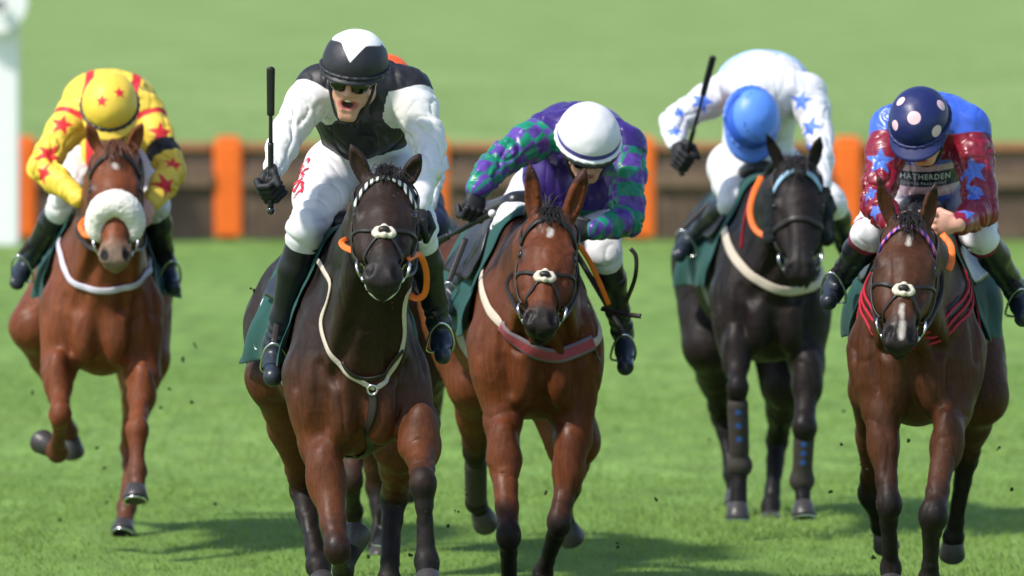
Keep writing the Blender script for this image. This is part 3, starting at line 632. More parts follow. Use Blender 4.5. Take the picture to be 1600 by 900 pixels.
    R['hands'] = hands; R['body'] = body; R['S'] = S; R['legs'] = leg; R['arms'] = arms; R['H'] = H
    return R
def whip(p0, p1, grip_len, label, r=.0065, flap=True, cap=(.02, .02, .02)):
    m = mat('whip_black', (.01, .01, .011), rough=.4); e = empty('whip', p0); tag(e, label, 'whip', 'whips held by the jockeys'); d = unit(p1 - p0); L = np.linalg.norm(p1 - p0)
    tube('handle', [p0, p0 + d * grip_len * .5, p0 + d * grip_len], [.012, .010, .011], m, e, n=10); tube('shaft', [p0 + d * grip_len, p0 + d * L * .7], [.008, .007], m, e, n=8)
    G = Field(); s = unit(np.cross(d, V3(0, 1, 0))); G.cone(p0 + d * L * .68, p1, .009, .010, .006, (s, 1.6)); make('flap', *G.mesh(.004, 1), m, e)
    make('end_cap', *Field().ball(p0 - d * .004, .016).mesh(.004, 1), mat('cap_%.1f' % cap[0], cap, rough=.2, spec=.7), e)
    return e

# ------------------------------------------------------------ ground, hill, grass
def ground_mat():
    m = bpy.data.materials.new('turf'); m.use_nodes = True; N = m.node_tree.nodes; L = m.node_tree.links; b = N['Principled BSDF']; b.inputs['Roughness'].default_value = .9; b.inputs['Specular IOR Level'].default_value = .15
    tc = N.new('ShaderNodeTexCoord'); prev = None
    def nz(scale, st, det=4):
        mp = N.new('ShaderNodeMapping'); mp.inputs['Scale'].default_value = st; L.new(tc.outputs['Object'], mp.inputs[0]); n = N.new('ShaderNodeTexNoise'); n.inputs['Scale'].default_value = scale; n.inputs['Detail'].default_value = det; L.new(mp.outputs[0], n.inputs['Vector']); return n.outputs[0]
    r = N.new('ShaderNodeValToRGB'); r.color_ramp.elements[0].position = .32; r.color_ramp.elements[0].color = (*TURF_A, 1); r.color_ramp.elements[1].position = .68; r.color_ramp.elements[1].color = (*TURF_B, 1)
    L.new(nz(.35, (1, .45, 1), 6), r.inputs[0])
    r2 = N.new('ShaderNodeMapRange'); r2.inputs['From Min'].default_value = .3; r2.inputs['From Max'].default_value = .7; r2.inputs['To Min'].default_value = .72; r2.inputs['To Max'].default_value = 1.25; L.new(nz(5, (1, .35, 1), 8), r2.inputs['Value'])
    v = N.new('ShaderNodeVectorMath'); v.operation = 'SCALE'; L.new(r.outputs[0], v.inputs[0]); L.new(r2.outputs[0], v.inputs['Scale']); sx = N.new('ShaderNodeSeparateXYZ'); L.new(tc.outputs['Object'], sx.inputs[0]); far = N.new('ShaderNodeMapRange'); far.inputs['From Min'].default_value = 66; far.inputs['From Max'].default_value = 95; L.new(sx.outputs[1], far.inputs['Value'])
    mf = N.new('ShaderNodeMix'); mf.data_type = 'RGBA'; mf.blend_type = 'MULTIPLY'; mf.inputs[7].default_value = (1.26, 1.12, 1.55, 1); L.new(far.outputs[0], mf.inputs[0]); L.new(v.outputs[0], mf.inputs[6]); L.new(mf.outputs[2], b.inputs['Base Color'])  # turf past the hurdles tinted paler and bluer, haze painted into its colour
    bp = N.new('ShaderNodeBump'); bp.inputs['Distance'].default_value = .03; L.new(nz(30, (1, 1, 1), 6), bp.inputs['Height']); L.new(bp.outputs[0], b.inputs['Normal']); return m
TURF_A = (.128, .228, .046); TURF_B = (.180, .290, .070)
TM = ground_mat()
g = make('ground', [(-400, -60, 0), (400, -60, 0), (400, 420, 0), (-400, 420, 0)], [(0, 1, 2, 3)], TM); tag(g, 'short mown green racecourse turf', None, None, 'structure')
hv = []; hf = []; ny_, nx_ = 30, 50
for j in range(ny_):
    for i in range(nx_):
        x = lerp(-900, 900, i / (nx_ - 1)); y = lerp(419, 1700, j / (ny_ - 1)); q = j / (ny_ - 1); hv.append((x, y, -.3 + 70 * q * q * (3 - 2 * q) + 6 * math.sin(x / 170 + q) * q))
for j in range(ny_ - 1):
    for i in range(nx_ - 1): hf.append((j * nx_ + i, j * nx_ + i + 1, (j + 1) * nx_ + i + 1, (j + 1) * nx_ + i))
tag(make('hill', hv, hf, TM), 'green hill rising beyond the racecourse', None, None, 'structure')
def grass():
    vs = []; rnd = []
    for (y0, y1, den, hgt, wd, mar) in ((26.5, 34, 3000, .024, .0036, 1.2), (34, 40, 1700, .022, .005, 1.2), (40, 50, 600, .02, .008, 1.0)):
        hw = y1 * 800 / FPX + mar; n = int(den * (y1 - y0) * 2 * hw); x = RNG.uniform(-hw, hw, n); y = RNG.uniform(y0, y1, n)
        cl = noise(np.stack([x * 1.7, y * .9, x * 0], 1), 31) + .6 * noise(np.stack([x * 6, y * 4, x * 0], 1), 32); k = RNG.random(n) < .75 + .35 * cl; x, y, cl = x[k], y[k], cl[k]; n = len(x)
        hh = hgt * (1 + .35 * cl) * RNG.uniform(.5, 1.35, n); a = RNG.uniform(0, PI, n); dx, dy = np.cos(a) * wd / 2, np.sin(a) * wd / 2; lx, ly = RNG.normal(0, .45, n) * hh, RNG.normal(0, .45, n) * hh
        z = np.zeros(n) - .003
        q = np.stack([np.stack([x - dx, y - dy, z], 1), np.stack([x + dx, y + dy, z], 1), np.stack([x + dx * .7 + lx * .4, y + dy * .7 + ly * .4, hh * .6], 1), np.stack([x + lx, y + ly, hh], 1)], 1)
        vs.append(q.reshape(-1, 3)); rnd.append(np.repeat(RNG.random(n) * .6 + .4 * np.clip(.5 + cl * .7, 0, 1), 4))
    vt = np.concatenate(vs); nb_ = len(vt) // 4; fc = np.arange(nb_ * 4).reshape(-1, 4)
    m = bpy.data.materials.new('grass_blade'); m.use_nodes = True; N = m.node_tree.nodes; L = m.node_tree.links; b = N['Principled BSDF']; b.inputs['Roughness'].default_value = .55; b.inputs['Specular IOR Level'].default_value = .25
    at = N.new('ShaderNodeAttribute'); at.attribute_name = 'rnd'; r = N.new('ShaderNodeValToRGB'); e = r.color_ramp.elements; e[0].color = (.155, .265, .048, 1); e[1].color = (.38, .45, .19, 1); e.new(.55).color = (.22, .34, .072, 1); e.new(.93).color = (.265, .385, .10, 1)
    L.new(at.outputs['Fac'], r.inputs[0]); L.new(r.outputs[0], b.inputs['Base Color']); tr = N.new('ShaderNodeBsdfTranslucent'); L.new(r.outputs[0], tr.inputs[0]); mx = N.new('ShaderNodeMixShader'); mx.inputs[0].default_value = .35
    L.new(b.outputs[0], mx.inputs[1]); L.new(tr.outputs[0], mx.inputs[2]); L.new(mx.outputs[0], N['Material Output'].inputs[0])
    o = make('grass', vt, fc, m, None, False); attr(o, 'rnd', np.concatenate(rnd)); tag(o, 'short green grass blades covering the galloping track', 'grass', None, 'stuff')
grass()

# ------------------------------------------------------------ hurdles, posts, white marker
DF = 69.0; SP = 322
postx = [35 + SP * i for i in range(-2, 8)]; FT = .82
def box(name, a, b, m, parent=None, bev=.01, root_at=None):
    import bmesh
    bm = bmesh.new(); bmesh.ops.create_cube(bm, size=1)
    for v in bm.verts: v.co = Vector([lerp(a[i], b[i], v.co[i] + .5) for i in range(3)])
    if bev: bmesh.ops.bevel(bm, geom=list(bm.edges), offset=bev, segments=2, affect='EDGES', profile=.7)
    vt = np.array([v.co[:] for v in bm.verts]); bm.verts.index_update(); fs = [tuple(v.index for v in f.verts) for f in bm.faces]; bm.free(); return make(name, vt, fs, m, parent, False, root_at)
om = mat('orange_padding', (.88, .155, .012), rough=.6, var=.1, vscale=3); brm = mat('birch_brush', (.125, .082, .058), rough=.9, var=.55, vscale=3.2, bump=.02, bscale=20, bstretch=(1, 1, .2))
rlm = mat('birch_rail', (.17, .11, .07), rough=.85, var=.3, vscale=4); drm = mat('dark_board', (.045, .03, .022), rough=.8, var=.3); tpm = mat('faded_orange_roll', (.27, .12, .05), rough=.8, var=.25, vscale=2)
where = ['far to the left outside the winning post', 'at the left edge behind the white post', 'beside the white marker post', 'between the leftmost horse and the leading horse', 'behind the leading rider in white sleeves', 'between the purple rider and the blue capped rider', 'just left of the spotted cap rider', 'at the far right edge', 'far right beyond the frame', 'beyond']
for i, px in enumerate(postx[1:-1]):
    x = P(px, 375, DF)[0]; p = empty('fence_post', (x, DF, 0))
    lab = {0: 'orange padded hurdle post out beyond the white marker post', 1: 'orange padded hurdle post half hidden beside the white marker post', 2: 'orange padded hurdle post in the open between starred yellow sleeves and raised whip', 3: 'orange padded hurdle post mostly hidden behind the white sleeves of the leading rider', 4: 'orange padded hurdle post just right of the purple and green rider', 5: 'orange padded hurdle post between the blue starred rider and the spotted cap rider', 6: 'orange padded hurdle post past the right-hand rider', 7: 'outermost orange padded hurdle post on the right'}[i]
    tag(p, lab, 'post', 'orange hurdle posts')
    box('padding', (x - .115, DF - .1, .03), (x + .115, DF + .1, FT), om, p, .04); box('base', (x - .07, DF - .07, -.02), (x + .07, DF + .07, .028), drm, p, .005); box('cap', (x - .09, DF - .08, FT + .002), (x + .09, DF + .08, FT + .03), om, p, .01)
for i in range(len(postx) - 1):
    x0 = P(postx[i], 375, DF)[0] + .12; x1 = P(postx[i + 1], 375, DF)[0] - .12; p = empty('hurdle', ((x0 + x1) / 2, DF, 0))
    if i in (0, 8): bpy.data.objects.remove(p); continue
    lab = {1: 'brown birch hurdle panel left of the white marker post', 2: 'brown birch hurdle panel behind the rider in yellow with red stars', 3: 'brown birch hurdle panel behind the raised whip and black glove', 4: 'brown birch hurdle panel behind the purple and green rider', 5: 'brown birch hurdle panel below the arm of the rider in blue stars', 6: 'brown birch hurdle panel behind the rider with the spotted cap', 7: 'brown birch hurdle panel at the right edge of the course'}.get(i, 'brown birch hurdle panel')
    tag(p, lab, 'hurdle', 'birch hurdle panels')
    n1, n2 = 60, 16; vt = []
    for s in (-1, 1):
        for j in range(n2):
            for k in range(n1):
                z = lerp(.02, .64, j / (n2 - 1)); vt.append((lerp(x0, x1, k / (n1 - 1)), DF + s * (.07 + .02 * math.sin(k * 2.3 + j) * math.sin(k * .9)), z))
    ff = [(s * n1 * n2 + j * n1 + k, s * n1 * n2 + j * n1 + k + 1, s * n1 * n2 + (j + 1) * n1 + k + 1, s * n1 * n2 + (j + 1) * n1 + k)[::(1 if s == 0 else -1)] for s in (0, 1) for j in range(n2 - 1) for k in range(n1 - 1)]
    ff += [((n2 - 1) * n1 + k, (n2 - 1) * n1 + k + 1, n1 * n2 + (n2 - 1) * n1 + k + 1, n1 * n2 + (n2 - 1) * n1 + k) for k in range(n1 - 1)]
    make('brush', vt, ff, brm, p); box('rail', (x0, DF - .13, .44), (x1, DF - .085, .56), rlm, p, .01)
    box('board', (x0, DF - .05, .643), (x1, DF + .05, .70), drm, p, .005); tube('top_roll', [(x0, DF, .752), ((x0 + x1) / 2, DF, .757), (x1, DF, .752)], .05, tpm, p, n=12)
wm = mat('white_paint', (.85, .85, .84), rough=.5, var=.02); xw = P(30, 375, 68)[0]; p = empty('marker_post', (xw - .2, 68, 0)); tag(p, 'tall white marker post at the left edge with a round head', 'post')
box('post', (xw - .45, 67.9, 0), (xw, 68.1, 2.35), wm, p, .02)
c = P(-8, 2, 67.8); tube('round_sign', [c + V3(0, .05, 0), c + V3(0, -.05, 0)], .26, wm, p, n=40, smooth=False); c2 = P(0, 8, 67.7); tube('sign_mark', [c2 + V3(0, .0, 0), c2 + V3(0, -.03, 0)], .05, mat('grey_mark', (.2, .2, .22)), p, n=20, smooth=False)

# ------------------------------------------------------------ the horses
def coat(name, base, dark, red=None, rough=.50, pt=(.012, .009, .008), muz=(.02, .016, .015), bump=.004, topn=.08):
    ly = []
    if red: ly.append(('lower', red, .16, .12))
    ly += [('top', dark, topn, .10), ('muzzle', muz, .03, .03), ('points', pt, .09, .14), ('eyeskin', (.012, .009, .008), .016, .01), ('white', (.45, .40, .36), .007, .03), ('nostril', (.004, .003, .003), .005, 0)]
    return mat(name, base, ly, rough=rough, spec=.19, sheen=0, var=.28, vscale=7, bump=.0006, bscale=260, bstretch=(1, 1, .3), bump2=bump * 1.5, b2scale=11, crease=.0030, cscale=5, hair=.22)
H2 = horse(dict(key='main', D=30.0, cx=566, yaw=-7, poll=(603, 272, -.25), nose=(598, 424, -.60), ears=[(548, 226, -.22), (656, 243, -.22)], roll=2, vox=.0075, arm=1.12, headw=1.08,
    fl=[(503, 700, .15), (528, 858, -.12), (536, 893, .10), (556, 838, .22)], fr=[(652, 665, .12), (661, 757, -.22), (667, 878, -.25), (670, 925, -.30)],
    hl=[(430, 590, 1.15), (472, 765, 1.5), (497, 884, 1.25), (507, 925, 1.18)], hr=[(628, 690, 1.15), (616, 775, 1.55), (608, 905, 1.4), (606, 950, 1.34)],
    mat=coat('coat_dark_bay', (.024, .013, .009), (.010, .007, .006), red=(.092, .028, .010), topn=.12), redlegs=True, points=.07, muzzle=.40, forelock=.3,
    label='dark bay racehorse in front with white-and-navy crossed noseband pad and white breastplate'))
H3 = horse(dict(key='bay', D=32.2, cx=850, yaw=-8, poll=(861, 335, -.22), nose=(845, 497, -.55), ears=[(828, 258, -.2), (914, 266, -.2)], roll=3, vox=.0075, headw=1.0,
    fl=[(785, 655, .12), (795, 838, -.18), (795, 925, .0), (797, 960, .02)], fr=[(893, 690, .14), (873, 818, .02), (848, 897, .2), (842, 935, .16)],
    hl=[(740, 600, 1.25), (743, 705, 1.6), (744, 785, 1.85), (757, 812, 1.95)], hr=[(895, 690, 1.2), (890, 760, 1.6), (880, 812, 1.75), (893, 838, 1.8)],
    mat=coat('coat_bay', (.112, .031, .010), (.048, .017, .009)), points=.09, muzzle=.43, white=[(.004, .075, .002, .10, .010)],
    label='bright bay racehorse with red and grey padded breastplate under the purple rider'))
H1 = horse(dict(key='chestnut', D=35.2, cx=156, yaw=-1.5, poll=(178, 232, -.2), nose=(180, 398, -.45), ears=[(137, 192, -.18), (222, 192, -.18)], vox=.009, headw=1.02, wide=.93, arm=.93,
    fl=[(92, 580, .12), (93, 648, -.10), (90, 706, .14), (70, 692, .22)], fr=[(222, 590, .12), (214, 672, -.18), (214, 738, -.25), (212, 785, -.32)],
    hl=[(55, 510, 1.2), (92, 620, 1.6), (107, 672, 1.75), (114, 705, 1.8)], hr=[(225, 560, 1.15), (205, 700, 1.5), (198, 792, 1.25), (191, 838, 1.15)],
    mat=coat('coat_chestnut', (.150, .043, .016), (.085, .026, .012), pt=(.10, .035, .018), muz=(.22, .15, .11), topn=.15), points=-.1, muzzle=.44, hoofc=(.16, .15, .15), mane=(.10, .035, .016),
    white=[(.0, .075, .004, .085, .011), (-.002, -.02, 0, -.01, .004)], label='chestnut racehorse with fluffy white sheepskin noseband on the left'))
H4 = horse(dict(key='black', D=36.2, cx=1212, yaw=-5, poll=(1246, 258, -.2), nose=(1252, 425, -.42), ears=[(1196, 207, -.18), (1282, 212, -.18)], vox=.009, headw=1.02,
    fl=[(1150, 545, .12), (1152, 606, -.08), (1156, 730, -.02), (1152, 812, -.06)], fr=[(1262, 570, .12), (1257, 668, -.05), (1253, 752, .0), (1256, 810, -.06)],
    hl=[(1105, 540, 1.2), (1128, 650, 1.6), (1145, 740, 1.5), (1150, 790, 1.45)], hr=[(1228, 600, 1.15), (1214, 688, 1.55), (1205, 790, 1.35), (1203, 826, 1.25)],
    mat=coat('coat_near_black', (.013, .009, .008), (.008, .0065, .006), pt=(.008, .007, .007), muz=(.016, .013, .012)), points=.0, muzzle=.40, hoofc=(.10, .10, .12),
    label='near black racehorse with blue browband and black cheek pads'))
H5 = horse(dict(key='brown', D=31.8, cx=1428, yaw=5, poll=(1421, 345, -.22), nose=(1406, 525, -.52), ears=[(1373, 277, -.2), (1462, 284, -.2)], roll=-1, vox=.0075, headw=.98,
    fl=[(1378, 645, .12), (1388, 788, -.02), (1392, 888, .1), (1392, 930, .06)], fr=[(1488, 640, .1), (1459, 806, -.2), (1452, 908, -.1), (1450, 950, -.14)],
    hl=[(1370, 610, 1.15), (1362, 770, 1.55), (1378, 822, 1.7), (1384, 850, 1.75)], hr=[(1530, 620, 1.2), (1510, 718, 1.55), (1490, 838, 1.7), (1487, 862, 1.75)],
    mat=coat('coat_brown_bay', (.064, .023, .010), (.026, .013, .008)), points=.10, muzzle=.42, browt=.016, white=[(.004, .07, .004, .10, .009), (.0, .37, .003, .43, .006), (.004, .44, .003, .49, .010)],
    label='brown bay racehorse on the right with red striped breastplate and beaded browband'))
H6 = horse(dict(key='hidden', D=34.0, cx=604, yaw=3, poll=(556, 306, -.1), nose=(556, 400, -.45), ears=[(537, 290, -.1), (575, 290, -.1)], vox=.011,
    fl=[(556, 640, .12), (548, 750, -.05), (553, 800, .15), (548, 822, .25)], fr=[(640, 640, .12), (632, 740, .1), (604, 800, .2), (600, 850, .2)],
    hl=[(560, 560, 1.2), (590, 760, 1.5), (593, 850, 1.4), (594, 880, 1.35)], hr=[(668, 560, 1.2), (668, 640, 1.6), (640, 740, 1.8), (636, 770, 1.85)],
    mat=coat('coat_hidden_brown', (.060, .026, .014), (.020, .012, .009)), label='dark brown racehorse almost hidden behind the leading horse'))

# ------------------------------------------------------------ riders' colours
def plain_cap(name, c, layers=(), rough=.5):
    return mat(name, c, layers, rough=rough, bump=.0015, bscale=35, var=.06)
def cap_main(x):
    hl = x['hl']; th = np.arctan2(hl[:, 0], hl[:, 1]); z = hl[:, 2]
    # white crown that dips to a point at the front between two dark lobes
    edge = .150 - .050 * np.maximum(0, 1 - np.abs(hl[:, 0]) / .045) ** 1.2 - .03 * np.clip((np.abs(hl[:, 0]) - .05) / .06, 0, 1) ** 2
    edge = np.where(hl[:, 1] > -.03, edge, .12); return plain_cap('cap_black_white', (.022, .022, .028), (('white', (.82, .82, .80), .0015, 0),)), {'white': z - edge + .006}
def paint_main(x):
    vt = x['vt']; H = x['H']; out = np.full(len(vt), -1.)
    for i in (0, 1): out = np.maximum(out, x['arm_m'][i] - .0)
    m = mat('silks_black_white', (.016, .016, .019), (('sleeve', (.70, .70, .69), .002, 0),), rough=.48, spec=.35, crease=.030, cscale=9, bump=.0015, bscale=16, bstretch=(1, 1, .6), var=.05)
    return m, {'sleeve': out}
wb = mat('breeches_white', (.70, .70, .73), (('trim', (.22, .01, .05), .003, 0),), rough=.55, crease=.016, cscale=8, bump=.001, bscale=20, var=.03)
R2 = rider(dict(D=30.0, label='jockey in black body and white sleeves, shouting, raising a whip in a black glove', head=(552, 121, .12), look=(17, -9, 8), hs=1.03, mouth=.020, goggles=True,
    sl=(497, 138, .50), sr=(640, 142, .50), back=(572, 165, .72), pelvis=(566, 262, .88), al=[(449, 208, .38), (427, 266, .22)], ar=[(672, 232, .36), (652, 325, .10)], hd=[((-.35, -.45, -.6), (.06, -.08, 1), 1), (None, (1, .1, .3), 1)], gloves=(1, 1),
    ll=[(478, 358, .40), (431, 535, .56), (428, 582, .42)], lr=[(655, 362, .40), (686, 505, .60), (690, 550, .46)], belly=[((560, 205, .62), .11), ((545, 190, .60), .10), ((590, 190, .60), .10)],
    peak=.012, paint=paint_main, cap=cap_main, brim=plain_cap('cap_black', (.02, .02, .025)), peakm=plain_cap('cap_black', (.02, .02, .025)), bm=wb, sleeve=.92, crease=.75))
def cap_purple(x):
    z = x['hl'][:, 2]; return plain_cap('cap_white', (.72, .72, .72), (('band', (.07, .06, .28), .0015, 0),)), {'band': .010 - np.abs(z - .058)}
def paint_purple(x):
    vt = x['vt']; W = x['W']; chk = np.full(len(vt), -1.); grn = np.full(len(vt), -1.)
    for i in (0, 1):
        A = x['arms'][i]; arc, dist = chain_info(vt, A); ax = unit(A[-1] - A[0]); r1 = unit(np.cross(ax, V3(0, -1, .2))); r2 = np.cross(ax, r1); c = vt - A[0]; ang = np.arctan2(c @ r1, c @ r2)
        q = np.sin(arc * PI / .062 + .5 * noise(vt * 9, 4) * (arc > .3)) * np.sin(ang * 3.5 + .4); m = x['arm_m'][i] > -.5; grn = np.maximum(grn, x['arm_m'][i]); chk = np.where(m, np.where(x['arm_m'][i] > 0, q * .02, -1), chk)
    hz = vt[:, 2]; z0 = W((900, 342, .5))[2]; band = np.where(x['am'] < 0, .028 - np.abs(hz - z0), -1)
    lil = np.where(x['am'] < 0, noise(vt * V3(5, 5, 7), 77) * .1 - .035, -1)
    m = mat('silks_purple_green', (.040, .016, .165), (('lil', (.17, .085, .40), .012, 0), ('band', (.0, .17, .10), .002, 0), ('grn', (.006, .21, .115), .002, 0), ('chk', (.10, .045, .29), .002, .004)), rough=.38, spec=.5, crease=.030, cscale=9, bump=.0015, bscale=14, var=.12)
    return m, {'lil': lil, 'band': band, 'grn': grn, 'chk': chk}
R3 = rider(dict(D=32.2, label='jockey in purple and green checked silks with a plain white cap and blue band', head=(918, 232, .12), look=(38, 10, 0), hs=1.06, goggles=True,
    sl=(852, 208, .48), sr=(976, 230, .46), back=(905, 215, .80), pelvis=(880, 300, 1.1), al=[(772, 258, .30), (745, 296, .14)], ar=[(980, 345, .30), (926, 361, .08)], hd=[((-.1, -.3, -.9), (.75, .5, .25), 1), ((-1, -.2, .05), (.1, .2, 1), -1)], gloves=(1, 1),
    ll=[(800, 350, .48), (712, 452, .78), (700, 482, .64)], lr=[(945, 395, .42), (972, 515, .66), (976, 568, .50)], belly=[((880, 300, .75), .13), ((920, 290, .7), .12), ((860, 275, .72), .11)],
    paint=paint_purple, cap=cap_purple, brim=plain_cap('cap_white_plain', (.8, .8, .8)), peakm=leather(), peak=.01, bm=wb, sleeve=.90))
YL, RD = (.80, .56, .06), (.68, .025, .03)
def cap_yellow(x):
    a = decals(x['vt'], x['B'], [(159, 158, .03), (187, 145, .03), (x['H'](-.05, -.12, .08), 0, .03), (x['H'](.05, -.12, .08), 0, .03)], star2); return plain_cap('cap_yellow', YL, (('star', RD, .0015, 0),)), {'star': a}
def paint_yellow(x):
    vt, B, W = x['vt'], x['B'], x['W']
    a = decals(vt, B, [(97, 195, .052, .3), (76, 242, .058, -.2), (69, 272, .050, .2), (252, 207, .056, .1), (270, 255, .045, .4), (259, 291, .056, -.2), (W((90, 200, .45)), 0, .05), (W((262, 230, .5)), 0, .05)], star2, .05)
    seam = np.maximum(.012 - np.abs(x['arm_m'][0] - .01), .012 - np.abs(x['arm_m'][1] - .01)); lat = (vt - x['mid']) @ x['lat']; br = .018 - np.abs(np.abs(lat) - .10); br = np.where(x['am'] < 0, br, -1)
    A = x['arms'][1]; arc, dist = chain_info(vt, A); La = np.linalg.norm(A[1] - A[0]); band = np.where(dist < .12, .034 - np.abs(arc - La * .68), -1)
    m = mat('silks_yellow_red', YL, (('red', RD, .002, 0), ('band', (.01, .01, .012), .002, 0)), rough=.55, crease=.030, cscale=9, bump=.0015, bscale=15, var=.08); return m, {'red': np.maximum(np.maximum(a, seam), br), 'band': band}
R1 = rider(dict(D=35.2, label='jockey in yellow silks with red stars, matching cap and a black armband', head=(172, 178, .10), look=(46, 0, 0), hs=1.02, goggles=False, bare=True,
    sl=(118, 178, .45), sr=(228, 178, .45), back=(172, 160, .75), pelvis=(172, 250, 1.05), al=[(66, 262, .28), (122, 310, .08)], ar=[(270, 268, .28), (236, 318, .08)], hd=[((1, -.1, .0), (.2, .2, 1), 1), (None, (-.2, .2, 1), -1)], gloves=(0, 0),
    ll=[(100, 318, .45), (46, 405, .74), (28, 438, .60)], lr=[(240, 318, .45), (258, 412, .74), (270, 446, .60)], belly=[((172, 235, .75), .12)],
    paint=paint_yellow, cap=cap_yellow, brim=leather(), peakm=plain_cap('cap_yellow_plain', YL), peak=.035, bm=wb, sleeve=.90))
BL = (.085, .19, .72)
def cap_blue(x):
    hl = x['hl']; return plain_cap('cap_blue', (.035, .12, .62), (('pale', (.10, .26, .78), .004, 0), ('dots', (.01, .01, .03), .001, 0)), .42), {'pale': hl[:, 2] - .115 + .2 * np.maximum(0, hl[:, 0] - .03), 'dots': np.where(np.sin(hl[:, 0] * 420) > -.2, .0028 - np.abs(hl[:, 2] - .118 + hl[:, 0] * .35 - .01), -1)}
def paint_blue(x):
    vt, B, W = x['vt'], x['B'], x['W']
    a = decals(vt, B, [(1252, 158, .055), (1266, 199, .055, .2), (1263, 230, .035), (1097, 158, .058, .4), (1060, 177, .038, .2), (1053, 205, .042), (W((1290, 200, .5)), 0, .05)], star2, .05)
    lt = (vt - x['mid']) @ x['lat']; c = vt[:, 2] - .8 * vt[:, 1] * 0
    arc, dist = chain_info(vt, [x['W']((1108, 128, .62)), x['W']((1150, 92, .66)), x['W']((1195, 82, .68)), x['W']((1240, 92, .66)), x['W']((1275, 128, .62))]); sash = np.where(x['am'] < .03, .062 - dist, -1)
    m = mat('silks_white_blue', (.70, .70, .74), (('sash', (.40, .56, .82), .002, 0), ('star', BL, .002, 0)), rough=.5, crease=.030, cscale=9, bump=.0015, bscale=15, var=.04); return m, {'sash': sash, 'star': a}
R4 = rider(dict(crease=.7, D=36.2, label='jockey bent low in white silks with blue stars and a glossy blue cap', head=(1171, 192, .18), look=(78, 4, 8), hs=1.02, goggles=False,
    sl=(1134, 142, .50), sr=(1262, 146, .50), back=(1192, 128, .66), pelvis=(1180, 262, 1.02), al=[(1052, 190, .34), (1056, 226, .20)], ar=[(1282, 220, .32), (1284, 300, .10)], hd=[((.1, -.6, -.5), (.32, -.1, 1), 1), (None, (1, 0, 0), 1)], gloves=(1, 1),
    ll=[(1150, 312, .50), (1085, 368, .84), (1064, 396, .72)], lr=[(1300, 318, .5), (1322, 382, .84), (1335, 412, .70)], belly=[((1190, 175, .62), .15), ((1175, 240, .85), .12)],
    paint=paint_blue, cap=cap_blue, brim=plain_cap('cap_pale_blue', (.12, .27, .80)), peakm=plain_cap('cap_pale_blue', (.12, .27, .80)), peak=.05, bm=wb, sleeve=.90, loose=1.0))
MR = (.20, .006, .022)
def cap_spots(x):
    hl = x['hl']; a = decals(x['vt'], x['B'], [(1428, 184, .026), (1471, 164, .022), (1464, 205, .024), (1407, 158, .020), (1398, 196, .020), (x['H'](0, -.13, .07), 0, .024), (x['H'](.09, -.08, .05), 0, .024), (x['H'](-.09, -.08, .05), 0, .024)], disc2)
    return plain_cap('cap_navy', (.012, .018, .095), (('spot', (.74, .50, .54), .0015, 0),), .4), {'spot': a}
def paint_spots(x):
    vt, B, W = x['vt'], x['B'], x['W']
    st = decals(vt, B, [(1375, 252, .058, .1), (1360, 303, .035), (1366, 330, .042, .4), (1521, 268, .060, -.1), (1521, 308, .048, .1), (1513, 333, .045, .4)], star2, .05)
    z = (vt[:, 2]); c = W((1440, 281, .5)); xx = vt[:, 0] - c[0]; sag = .010 - .25 * xx * xx / .05 + 0; f = (x['am'] < 0) & (vt[:, 1] < x['pv'][1] - .1)
    band = np.where(f, .030 - np.abs(z - c[2] - .9 * xx * xx), -1); pink = np.where(f, .062 - np.abs(z - c[2] + .008 - .9 * xx * xx), -1)
    m = mat('silks_maroon_blue', (.045, .12, .62), (('pink', (.55, .36, .42), .003, 0), ('band', (.006, .008, .03), .0015, 0), ('sleeve', MR, .002, 0), ('star', (.07, .16, .58), .002, 0)), rough=.33, spec=.55, crease=.030, cscale=9, bump=.0015, bscale=14, var=.12)
    return m, {'pink': pink, 'band': band, 'sleeve': x['am'], 'star': st}
R5 = rider(dict(D=31.8, label='jockey in blue body and maroon starred sleeves with a pink spotted navy cap', head=(1440, 205, .12), look=(44, -14, -4), hs=1.0, goggles=False, bare=True,
    sl=(1394, 200, .46), sr=(1512, 200, .46), back=(1455, 200, .80), pelvis=(1450, 305, 1.05), al=[(1368, 318, .28), (1398, 352, .05)], ar=[(1535, 330, .28), (1494, 352, .02)], hd=[((1, -.2, .1), (.1, .2, 1), 1), ((-1, -.25, .05), (.25, .1, 1), -1)], gloves=(0, 0),
    ll=[(1358, 368, .42), (1312, 436, .76), (1297, 468, .62)], lr=[(1535, 372, .42), (1586, 452, .76), (1596, 494, .62)], belly=[((1448, 270, .68), .13), ((1448, 240, .62), .12)],
    paint=paint_spots, cap=cap_spots, bm=wb, sleeve=.93, seam=.06, peak=.045, brim=plain_cap('cap_navy_plain', (.012, .018, .095)), peakm=plain_cap('cap_navy_plain', (.012, .018, .095)), trim=lambda vt, leg: np.maximum(*[np.where(chain_info(vt, [L[0], L[1]])[1] < .09, -.0 + chain_info(vt, [L[0] + (L[0] - L[1]) * .5, L[1]])[0] - np.linalg.norm(L[1] - L[0]) * .52, -1) for L in leg])))
